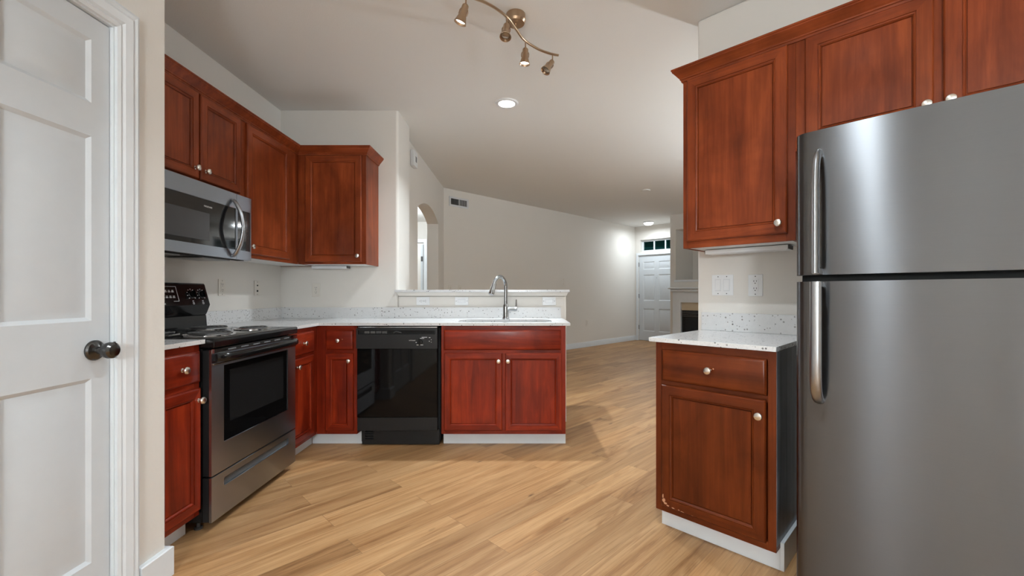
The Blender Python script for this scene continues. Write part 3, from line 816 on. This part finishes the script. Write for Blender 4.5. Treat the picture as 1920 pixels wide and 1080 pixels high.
for x in (.058, .138, .622, .702):
    c0 = on_face(x, .52)
    o = MB().lathe([(.0255, 0), (.0255, .003), (.0205, .005), (.019, .016), (.0, .017)], c0, NF, 28).build('control_knob', 'black', rg, 'black round burner knob')
    obox(MB(), c0+NF*.0168, .0055, .014, .021).build('grip', 'black', o)
    ticks = MB()
    for i in range(9):
        a = -PI*.75+i*PI*1.5/8+PI/2
        obox(ticks, on_face(x, .52, .0004)+Vector((1, 0, 0))*.033*math.cos(a)+UF*.033*math.sin(a), .0034, .0004, .0018)
    sym = MB()
    for dx, dz, hx_, hz in ((-.005, 0, .0012, .006), (.005, 0, .0012, .006), (0, -.005, .005, .0012), (0, .005, .005, .0012)):
        obox(sym, on_face(x, .09, .0004)+Vector((dx, 0, 0))+UF*dz, hx_, .0004, hz)
    sym.build('burner_symbol', 'mark', o, 'white printed burner symbol')
    obox(ticks, on_face(x, .20, .0004), .006, .0004, .0018)
    ticks.build('knob_lettering', 'mark', o, 'white printed knob marks')
mb = MB()
def fbox(mb, x0, x1, s0, s1, lift=.0008, th=.0004):
    vs = [on_face(x0, s0, lift), on_face(x1, s0, lift), on_face(x1, s1, lift), on_face(x0, s1, lift)]
    f = [mb.bm.verts.new(v) for v in vs]; g = [mb.bm.verts.new(v-NF*th*2) for v in vs]
    mb.bm.faces.new(f); mb.bm.faces.new(g[::-1])
    for i in range(4): mb.bm.faces.new((f[i], f[(i+1) % 4], g[(i+1) % 4], g[i]))
fbox(mb, .245, .515, .88, .895); fbox(mb, .513, .5155, .22, .89); fbox(mb, .245, .2475, .22, .89); fbox(mb, .475, .515, .20, .215); fbox(mb, .245, .285, .20, .215)
for r in (.62, .36):
    for x in (.40, .425, .450, .475): fbox(mb, x, x+.017, r, r+.045); fbox(mb, x+.003, x+.016, r+.065, r+.10)
mb.build('control_lettering', 'mark', bg, 'white printed control marks')
mb = MB(); fbox(mb, .27, .385, .35, .80, .0012); mb.build('clock_display', 'blackglass', bg, 'dark clock display')
text('brand_text', 'FRIGIDAIRE', .013, 'mark', bg, on_face(.380, .09, .001), (PI/2-math.atan2(.035, .127), 0, 0))

# ------------------------------------------------------------------ microwave
XM = -1.746
mw = thing('microwave', 'stainless over-the-range microwave hanging under the short wall cabinet', 'microwave', (XM, 2.035, 0), LEFT)
MWW = .755; MZ0, MZ1 = 1.341, 1.739
MB().box(.002, MWW-.002, .030, .372, MZ0+.004, MZ1-.002, bevel=.002).build('body', 'darkgrey', mw, 'dark grey cabinet body')
md = MB().prism([(.0, MZ0), (.611, MZ0), (.611, MZ1), (.0, MZ1)], 0, .029, 'xz', holes=[[(.03, 1.397), (.605, 1.397), (.605, 1.650), (.03, 1.650)]]).build('microwave_door', 'steel', mw)
MB().box(.031, .604, .003, .020, 1.398, 1.649).build('door_glass', 'mwglass', md, 'glossy black door glass')
MB().box(.060, .385, .0022, .0029, 1.424, 1.576).build('window', 'mesh', md, 'grey perforated window')
text('brand_text', 'FRIGIDAIRE', .0125, 'mark', md, (.375, .0022, 1.612))
hp = [(.572, -.004, 1.694), (.574, -.022, 1.675), (.576, -.048, 1.62), (.576, -.062, 1.56), (.576, -.066, 1.524), (.576, -.062, 1.488), (.576, -.048, 1.428), (.574, -.022, 1.373), (.572, -.004, 1.354)]
MB().tube(catmull(hp, 6), .0125, 24, flat=(.8, 1.15), up=(0, -1, 0)).build('handle', 'handle', md, 'bowed stainless handle')
mp = MB().prism([(.614, MZ0), (MWW, MZ0), (MWW, MZ1), (.614, MZ1)], 0, .029, 'xz', holes=[[(.622, 1.397), (.745, 1.397), (.745, 1.648), (.622, 1.648)]]).build('control_panel', 'steel', mw)
MB().box(.623, .744, .003, .02, 1.398, 1.647).build('keypad', 'film', mp, 'black keypad under crinkled clear film')
for i in range(2): MB().box(.06+i*.40, .30+i*.40, .10, .30, MZ0-.006, MZ0+.002, bevel=.002).build('grease_filter', 'filterpad', mw, 'grey mesh grease filter')
MB().box(.02, MWW-.02, .035, .075, MZ0-.003, MZ0+.003).build('bottom_vent', 'black_void', mw, 'dark vent slot')

# ------------------------------------------------------------------ dishwasher
dwx = -1.2125
ds = thing('dishwasher', 'black built-in dishwasher between the slim and sink cabinets', 'dishwasher', (dwx, YPF-.018, 0), 0)
DW = .612
MB().box(.014, DW-.008, .064, .58, .022, .872).box(.010, DW-.012, .012, .03, .885, .8925).build('tub', 'black_void', ds)
MB().box(.012, DW-.02, .004, .02, .8785, .8845, bevel=.001).build('top_rail', 'chrome', ds, 'bright metal rail')
cp = MB().prism([(.004, .727), (DW-.016, .727), (DW-.016, .875), (.004, .875)], -.014, .03, 'xz', holes=[[(.016, .832), (.578, .832), (.578, .860), (.016, .860)]]).build('control_panel', 'blacktex', ds)
MB().box(.015, .579, .0, .004, .831, .861).build('slot', 'black_void', cp)
for i in range(4): MB().box(.062+i*.0425, .100+i*.0425, -.010, .0, .836, .855, bevel=.002).build('push_button', 'darkgrey', cp, 'grey push button')
MB().tube(catmull([(.275, -.006, .842), (.295, -.012, .851), (.318, -.012, .846), (.332, -.006, .842)], 4), .004, 8).build('latch', 'darkgrey', cp, 'latch lever')
MB().lathe([(.021, 0), (.019, .010), (0, .011)], (.468, -.0145, .775), (0, -1, 0), 24).box(.464, .472, -.034, -.0145, .752, .800, bevel=.002).build('dial', 'black', cp, 'black cycle dial')
text('brand_text', 'HOTPOINT', .0095, 'mark', cp, (.413, -.0145, .786))
mb = MB()
for a, b, c in ((.438, .456, .770), (.482, .522, .808), (.470, .500, .800), (.445, .462, .752), (.474, .493, .752), (.534, .546, .806), (.550, .554, .790), (.550, .554, .772)):
    mb.box(a, b, -.0148, -.0141, c, c+.0035)
mb.lathe([(.003, 0), (0, .0005)], (.538, -.0145, .781), (0, -1, 0), 10)
mb.build('cycle_lettering', 'mark', cp, 'white printed cycle marks')
MB().box(.006, DW-.018, -.006, .03, .222, .725, bevel=.003).build('door_panel', 'blackglass', ds, 'glossy black door panel')
MB().box(.006, DW-.018, .0, .03, .122, .218, bevel=.002).build('lower_panel', 'blacktex', ds)
mb = MB().prism([(.024, .008), (DW-.012, .008), (DW-.012, .121), (.024, .121)], .045, .06, 'xz', holes=[[(.048, .045+i*.018), (.110, .045+i*.018), (.110, .056+i*.018), (.048, .056+i*.018)] for i in range(4)])
mb.build('kick_plate', 'blacktex', ds, 'black kick plate with vent slots')
for a in (.05, DW-.06): MB().lathe([(.015, 0), (.015, .01), (.006, .012), (.006, .022)], (a, .12, 0), (0, 0, 1), 12).build('foot', 'darkgrey', ds)

# ------------------------------------------------------------------ refrigerator
MFR, WFR = 1.7375, -.394
fr = thing('refrigerator', 'stainless top-freezer refrigerator at the right edge', 'refrigerator', WM(WFR, MFR), DIAG)
FW = .775
def door_profile(w, d=.065, r=.042, belly=.010, n=18):
    P = []
    for i in range(7):
        a = PI+PI/2*i/6; P.append((r+r*math.cos(a), r+r*math.sin(a)))
    for i in range(1, n):
        t = i/n; P.append((r+(w-2*r)*t, -belly*math.sin(PI*t)))
    for i in range(7):
        a = -PI/2+PI/2*i/6; P.append((w-r+r*math.cos(a), r+r*math.sin(a)))
    P += [(w, d), (0, d)]
    return P
fcx, fcy = FW/2, .42      # origin at the body's centre, for the brushed grain
def sh(P): return [(a-fcx, b-fcy) for a, b in P]
def fput(mb, name, mat, parent, label=None, angle=21):
    o = mb.build(name, mat, parent, label, angle); return o
MB().box(.006, FW-.006, .085, .785, .03, 1.655, bevel=.006).build('body', 'darkgrey', fr, 'dark grey cabinet body')
MB().box(.012, FW-.012, .066, .0845, .06, 1.65).build('door_gasket', 'black_void', fr, 'black door gasket')
MB().box(.03, FW-.03, .05, .0845, .012, .055).build('base_grille', 'darkgrey', fr)
for a in (.06, FW-.06):
    for b in (.14, .72): MB().lathe([(.02, 0), (.02, .031)], (a, b, 0), (0, 0, 1), 14).build('foot', 'black', fr)
MB().box(.01, .07, .02, .12, 1.682, 1.70, bevel=.004).build('hinge_cover', 'darkgrey', fr).location = (FW-.08, 0, 0)
def fdoor(name, z0, z1, label):
    mb = MB().prism(sh(door_profile(FW)), z0, z1)
    ed = [e for e in mb.bm.edges if abs(e.verts[0].co.z-e.verts[1].co.z) < 1e-6 and len(e.link_faces) == 2 and any(abs(f.normal.z) < .5 for f in e.link_faces) and any(abs(f.normal.z) > .5 for f in e.link_faces)]
    o = mb.build(name, 'fridge', fr, label, 20); o.location = (fcx, fcy, 0); return o
f1 = fdoor('freezer_door', 1.192, 1.680, 'brushed stainless freezer door')
f2 = fdoor('refrigerator_door', .065, 1.170, 'brushed stainless fresh food door')
hx = .074-fcx
def hy(y): return y-fcy
h1 = [(hx, hy(.002), 1.600), (hx, hy(-.018), 1.592), (hx, hy(-.042), 1.560), (hx, hy(-.054), 1.50), (hx, hy(-.056), 1.40), (hx, hy(-.056), 1.196)]
MB().tube(catmull(h1, 6), .0165, 24, flat=(.65, 1.0), up=(0, -1, 0)).box(hx-.010, hx+.010, hy(-.052), hy(.002), 1.194, 1.212).build('door_handle', 'handle', f1, 'curved stainless handle')
h2 = [(hx, hy(-.056), 1.168), (hx, hy(-.056), 1.00), (hx, hy(-.055), .88), (hx, hy(-.046), .815), (hx, hy(-.022), .780), (hx, hy(.002), .768)]
MB().tube(catmull(h2, 6), .0165, 24, flat=(.65, 1.0), up=(0, -1, 0)).box(hx-.010, hx+.010, hy(-.052), hy(.002), 1.152, 1.169).build('door_handle', 'handle', f2, 'curved stainless handle')

# ------------------------------------------------------------------ outlets and switches
def plate(name, label, cat, loc, rz, kind='outlet', horiz=False, mat='plate', gangs=1, tilt=True):
    r = thing(name, label, cat, loc, rz, 'wall plates')
    w = .0715 if gangs == 1 else .117; h = .117
    mb = MB()
    def bx(m, a, b, y0, y1, c, d, bev=0.0):
        if horiz: m.box(c, d, y0, y1, -b, -a, bevel=bev)
        else: m.box(a, b, y0, y1, c, d, bevel=bev)
    bx(mb, -w/2, w/2, -.006, -.0005, -h/2, h/2, .002)
    mb.build('cover_plate', mat, r)
    xs = [0] if gangs == 1 else [-.0235, .0235]
    def pt(x, z): return (z, -x) if horiz else (x, z)
    for gx in xs:
        for s in (-1, 1):
            if kind == 'duplex': continue
            a, b = pt(gx, s*.048); MB().lathe([(.003, 0), (.0025, .001), (0, .001)], (a, -.006, b), (0, -1, 0), 10).build('screw', 'darkgrey', r)
    if kind == 'duplex':
        MB().lathe([(.003, 0), (.0025, .001), (0, .001)], (0, -.006, 0), (0, -1, 0), 10).build('screw', 'darkgrey', r)
    if kind in ('outlet', 'duplex'):
        mb = MB()
        if kind == 'outlet': bx(mb, -.0165, .0165, -.009, -.0058, -.0335, .0335, .001)
        else:
            for s in (-1, 1):
                a, b = pt(0, s*.0195); mb.lathe([(.0165, 0), (.0165, .002), (0, .002)], (a, -.0058, b), (0, -1, 0), 20)
        face = mb.build('receptacle', mat, r)
        sl = MB(); yy = -.0094 if kind == 'outlet' else -.0082
        for s in (-1, 1):
            cz_ = s*.0195
            bx(sl, -.0078, -.0052, yy, yy+.002, cz_-.001, cz_+.0075); bx(sl, .0052, .0078, yy, yy+.002, cz_-.001, cz_+.0075)
            a, b = pt(0, cz_-.0085); sl.lathe([(.0028, 0), (0, .0003)], (a, yy+.0002, b), (0, -1, 0), 10)
        sl.build('slots', 'slot', face, 'dark outlet slots')
    elif kind == 'rocker':
        for gx in xs:
            mb = MB(); bx(mb, gx-.0165, gx+.0165, -.0075, -.0058, -.0335, .0335, .0005)
            f = mb.build('rocker', 'vent', r)
            m2 = MB()
            if horiz: m2.prism([(-.0305, -.0078), (.0305, -.0078), (.0305, -.0105), (0, -.0085), (-.0305, -.0078)][:4], -gx-.0140, -gx+.0140)
            else: m2.prism([(-.0078, -.0305), (-.0110, -.0305), (-.0085, 0), (-.0078, .0305)], gx-.0140, gx+.0140, 'yz')
            m2.build('paddle', 'plate' if mat == 'plate' else mat, f)
    elif kind == 'jack':
        mb = MB()
        for zz, rr in ((.022, .006), (-.022, .008)):
            a, b = pt(0, zz); mb.lathe([(rr, 0), (rr*.9, .004), (rr*.5, .004), (rr*.5, .001), (0, .001)], (a, -.006, b), (0, -1, 0), 16)
        mb.build('jack', 'slot', r, 'dark jack openings')
    return r
ROT_L = PI/2
plate('outlet', 'ivory outlet on the wall between the range and the two-hole plate', 'outlet', (XL+.0002, 3.056, 1.172), ROT_L, 'outlet', mat='plate_ivory')
plate('jack_plate', 'ivory two-hole jack plate on the left wall near the corner', 'wall plate', (XL+.0002, 3.462, 1.172), ROT_L, 'jack', mat='plate_ivory')
plate('outlet', 'ivory outlet on the back wall under the corner wall cabinet', 'outlet', (-1.811, YB-.0002, 1.160), 0, 'duplex', mat='plate_ivory')
plate('outlet', 'white sideways outlet at the left end of the half wall', 'outlet', (-.868, YB-.0002, 1.063), 0, 'duplex', True)
plate('light_switch', 'white sideways rocker switch left of the faucet on the half wall', 'switch', (-.528, YB-.0002, 1.063), 0, 'rocker', True)
plate('light_switch', 'white sideways rocker switch at the right end of the half wall', 'switch', (.243, YB-.0002, 1.063), 0, 'rocker', True)
plate('light_switch', 'white double rocker switch on the wall left of the refrigerator', 'switch', WM(-.929, WWING-.0002, 1.177), DIAG, 'rocker', gangs=2)
plate('outlet', 'white outlet on the wall between the double switch and the refrigerator', 'outlet', WM(-.757, WWING-.0002, 1.174), DIAG, 'outlet')
def far(t): return (AX+t+.0002/R2, 6.583+t-.0002/R2)
FARR = PI/4
plate('light_switch', 'ivory switch on the long living room wall above the bar end', 'switch', (*far(2.015), 1.368), FARR, 'rocker', mat='plate_ivory')
plate('outlet', 'ivory outlet low on the long living room wall', 'outlet', (*far(2.573), .515), FARR, 'duplex', mat='plate_ivory')
plate('outlet', 'ivory plate just above the bar top below the ceiling vent', 'outlet', (*far(.083), 1.200), FARR, 'duplex', mat='plate_ivory')
plate('outlet', 'ivory plate just above the bar top left of the faucet spout', 'outlet', (*far(.215), 1.195), FARR, 'duplex', mat='plate_ivory')
# supply vent
vt = thing('air_vent', 'white wall vent high on the long living room wall near the corner', 'vent', (*far(.07), 2.482), FARR)
vw, vh = .372, .150
MB().prism([(0, 0), (vw, 0), (vw, vh), (0, vh)], -.010, -.0005, 'xz', holes=[[(.028, .028), (vw-.028, .028), (vw-.028, vh-.028), (.028, vh-.028)]]).build('vent_frame', 'vent', vt)
MB().box(.026, vw-.026, -.0012, -.0008, .026, vh-.026).build('duct', 'black_void', vt, 'dark duct opening')
mb = MB()
for i in range(16):
    x = .034+i*(vw-.068)/15.0; a = math.radians(62 if x < vw/2 else -38)
    c, s = math.cos(a)*.0065, math.sin(a)*.0065
    if x < vw/2: c, s = .0012, .006
    mb.prism([(x-c, -.005-abs(s)*.6), (x+c, -.005+abs(s)*.6), (x+c+.001, -.005+abs(s)*.6), (x-c+.001, -.005-abs(s)*.6)], .030, vh-.030)
mb.box(vw/2-.004, vw/2+.004, -.009, -.002, .028, vh-.028)
mb.build('louvers', 'vent', vt)
# door chime box on the arch wall
ch = thing('door_chime', 'white chime box high on the wall beside the arch', 'chime box', (AX+.0003, 4.60, 2.50), PI/2)
MB().box(0, .15, -.045, -.0005, 0, .165, bevel=.006).build('cover', 'plate', ch)
mb = MB()
for i in range(5): mb.box(.055+i*.012, .061+i*.012, -.0458, -.0445, .05, .11)
mb.build('grille', 'darkgrey', ch, 'dark grille slots')

# ------------------------------------------------------------------ ceiling fixtures
def recessed(label, loc, e):
    rl = thing('recessed_light', label, 'ceiling light', loc, 0, 'recessed ceiling lights')
    MB().lathe([(.068, -.003), (.070, -.010), (.080, -.012), (.092, -.010), (.098, -.0005)], (0, 0, 0), (0, 0, 1), 40, cap=False).build('trim_ring', 'plate', rl)
    MB().lathe([(.069, -.004), (.05, -.007), (0, -.008)], (0, 0, 0), (0, 0, 1), 36, cap=False).build('lens', 'lamp_on', rl, 'glowing white lens')
    lamp('AREA', 'recessed_lamp', (0, 0, -.02), e, rl, size=.07, direction=(0, 0, -1))
recessed('lit round recessed light in the ceiling beyond the track light', (-.126, 3.657, CEIL), E_RECESSED)
recessed('lit round recessed light in the kitchen ceiling above the viewer', (.26, .87, CEIL), E_OVERHEAD)

def flush(label, loc, r, e, name='flush_light', down=False):
    f = thing(name, label, 'ceiling light', loc, 0, 'flush ceiling lights')
    MB().lathe([(r*1.05, -.001), (r*1.06, -.02), (r*.98, -.026), (0, -.026)], (0, 0, 0), (0, 0, 1), 36).build('pan', 'plate', f)
    MB().lathe([(r*.95, -.0265), (r*.9, -.04), (r*.7, -.062), (r*.38, -.074), (0, -.078)], (0, 0, 0), (0, 0, 1), 36, cap=False).build('dome', 'dome_on', f, 'glowing frosted dome')
    if down: lamp('AREA', 'dome_lamp', (0, 0, -.09), e, f, size=r*1.7, direction=(0, 0, -1)).data.spread = PI
    else: lamp('POINT', 'dome_lamp', (0, 0, -.22), e, f, radius=.09)
    return f
flush('lit round flush light on the ceiling just inside the front door', (2.857, 9.72, CEIL), .11, E_ENTRY, down=True)
def pendant(label, loc, drop, e):  # builds the added unseen bowl pendant
    f = thing('fill_pendant', label, 'ceiling light', loc, 0, 'added bowl pendants')
    MB().lathe([(0, -.001), (.06, -.001), (.055, -.02), (.01, -.03), (0, -.03)], (0, 0, 0), (0, 0, 1), 28).build('canopy', 'nickel', f)
    MB().tube([(0, 0, -.029), (0, 0, -drop)], .007, 10).build('stem', 'nickel', f)
    MB().lathe([(.21, -drop), (.205, -drop-.03), (.16, -drop-.08), (.08, -drop-.11), (0, -drop-.115), (0, -drop-.111), (.078, -drop-.106), (.157, -drop-.077), (.20, -drop-.03), (.205, -drop)], (0, 0, 0), (0, 0, 1), 40, cap=False).build('bowl', 'dome_on', f, 'glowing frosted glass bowl of the added pendant')
    lamp('POINT', 'fill_bowl_lamp', (0, 0, -drop-.02), e, f, radius=.06)
def fill_lamp(label, loc, h, kind, e):
    f = thing('fill_lamp', label, 'floor lamp', loc, 0, 'fill lamps')
    MB().lathe([(0, .001), (.14, .001), (.14, .015), (.02, .03), (0, .03)], (0, 0, 0), (0, 0, 1), 32).build('base', 'nickel', f)
    if kind == 'bowl':
        MB().tube([(0, 0, .03), (0, 0, h-.10)], .011, 12).build('pole', 'nickel', f)
        MB().lathe([(.16, h), (.15, h-.04), (.09, h-.09), (0, h-.10), (0, h-.096), (.088, h-.085), (.145, h-.04), (.156, h)], (0, 0, 0), (0, 0, 1), 40, cap=False).build('shade', 'nickel', f, 'upturned metal bowl')
        lamp('POINT', 'fill_bowl_lamp', (0, 0, h-.02), e, f, radius=.06)
    else:
        MB().tube([(0, 0, .03), (0, 0, h-.20)], .011, 12).build('pole', 'nickel', f)
        g = NT('glowing_globe'); g.set(Base_Color=(.9, .9, .9, 1), Emission_Color=(*LIGHT_COL, 1), Emission_Strength=e/(PI*4*PI*.2*.2))
        M['globe'] = g.m
        MB().lathe([(0, -.2)]+[(.2*math.sin(PI*i/20), -.2*math.cos(PI*i/20)) for i in range(1, 20)]+[(0, .2)], (0, 0, h), (0, 0, 1), 40, cap=False).build('globe', 'globe', f, 'glowing white globe of the added fill lamp')
fill_lamp('added unseen globe lamp behind the viewer, for fill light', (-.15, -1.85, 0), 1.55, 'globe', E_GLOBE)  # lamp added out of view as front fill
pendant('added unseen bowl pendant lighting the living room beyond the refrigerator wall', WM(-.2, 5.0, CEIL), .80, E_LIVING)  # pendant added out of view to brighten living room and ceiling
flush('lit round flush light on the hallway ceiling seen through the arch', (-2.1, 6.6, 2.44), .10, E_HALL)
flush('lit round flush light in the room beyond the hallway', (-2.6, 8.8, CEIL), .12, E_HALL*.8)
sm = thing('sprinkler_head', 'flat white sprinkler cover on the living room ceiling', 'sprinkler', (1.94, 6.74, CEIL))
MB().lathe([(.068, -.0005), (.069, -.008), (.060, -.012), (.02, -.013), (0, -.013)], (0, 0, 0), (0, 0, 1), 28).build('cover', 'ceil', sm)

# track light
tx, ty, tz = -.034, 2.50, 2.662
tl = thing('track_light', 'bronze S-curved track light with four small spotlights', 'ceiling light', (tx, ty, CEIL))
MB().lathe([(0, -.001), (.056, -.001), (.057, -.006), (.057, -.040), (.050, -.052), (0, -.053)], (0, 0, 0), (0, 0, 1), 36).tube([(0, 0, -.05), (0, 0, tz-CEIL)], .006, 10).build('canopy', 'bronze', tl)
half = [(.0487, .109), (.138, .209), (.224, .263), (.271, .279)]
sp = [(-a, -b, tz-CEIL) for a, b in half[::-1]]+[(0, 0, tz-CEIL)]+[(a, b, tz-CEIL) for a, b in half]
bar_pts = catmull(sp, 8)
MB().tube(bar_pts, .0075, 20).build('bar', 'bronze', tl)
heads = [((-.291+.034, 2.231-2.5), (-.34, .12, -.93), True), ((-.0885+.034, 2.388-2.5), (-.06, -.36, -.93), False),
         ((.0215+.034, 2.617-2.5), (-.06, .05, -.98), True), ((.195+.034, 2.765-2.5), (-.50, -.30, -.80), False)]
for (hx_, hy_), dr_, lit in heads:
    best = min(bar_pts, key=lambda p: (p.x-hx_)**2+(p.y-hy_)**2)
    hx_, hy_ = best.x, best.y
    z0 = tz-CEIL
    dv = Vector(dr_).normalized(); top = Vector((hx_, hy_, z0-.045))
    h = MB().lathe([(0, -.004), (.010, -.003), (.0165, .004), (.0178, .012), (.0178, .046), (.0205, .056), (.0275, .078), (.0315, .090), (.0325, .094), (.0295, .0935), (.025, .083), (.017, .066), (0, .064)], top, dv, 28).build('lamp_head', 'bronze', tl)
    MB().tube([(hx_, hy_, z0), (hx_, hy_, z0-.047)], .0042, 10).build('stem', 'bronze', h)
    side = dv.cross(Vector((0, 1, 0))).normalized()
    mb = MB()
    for s in (-1, 1): mb.tube([top+dv*.022+side*.0185*s, top+dv*.034+side*.0225*s, top+dv*.052+side*.0215*s], .003, 6)
    mb.build('clip', 'bronze', h)
    MB().lathe([(.0242, .083), (.016, .086), (0, .087)], top, dv, 24, cap=False).build('bulb', 'lamp_on' if lit else 'lamp_low', h, 'glowing bulb' if lit else 'unlit bulb')
    if lit: lamp('SPOT', 'spot_lamp', top+dv*.105, E_SPOT, tl, radius=.016, direction=dv, spot=math.radians(104), blend=.8)

# ------------------------------------------------------------------ fireplace
fp = thing('fireplace', 'white-mantel fireplace with beige tile and black firebox in the living room', 'fireplace', WM(-4.13, MF), DIAG)
FX0, FX1 = .078, 1.448
MB().box(.03, 1.496, -.17, -.0005, 1.222, 1.250, bevel=.005).build('mantel_shelf', 'trim', fp)
MB().box(.055, 1.471, -.115, -.0005, 1.165, 1.2215, bevel=.015).build('mantel_molding', 'trim', fp)
MB().prism([(FX0, 0), (.237, 0), (.237, .965), (1.289, .965), (1.289, 0), (FX1, 0), (FX1, 1.1645), (FX0, 1.1645)], -.055, -.0005, 'xz').build('surround', 'trim', fp)
MB().prism([(.237, 0), (.250, 0), (.250, .951), (1.276, .951), (1.276, 0), (1.289, 0), (1.289, .9645), (.237, .9645)], -.067, -.0005, 'xz').build('inner_bead', 'trim', fp)
MB().box(.2505, 1.2755, -.022, -.0005, .795, .950).build('tile_header', 'tile', fp, 'beige stone tile band')
fb = MB().box(.263, 1.263, -.030, -.001, .012, .794, bevel=.003).build('firebox', 'black', fp, 'black metal firebox')
mb = MB()
for i in range(4): mb.box(.275, 1.251, -.040, -.0305, .668+i*.030, .684+i*.030, bevel=.002)
mb.build('louvers', 'darkgrey', fb, 'dark louvers')
MB().box(.335, 1.19, -.034, -.0301, .14, .645).build('glass_door', 'ovenglass', fb, 'dark glass front')
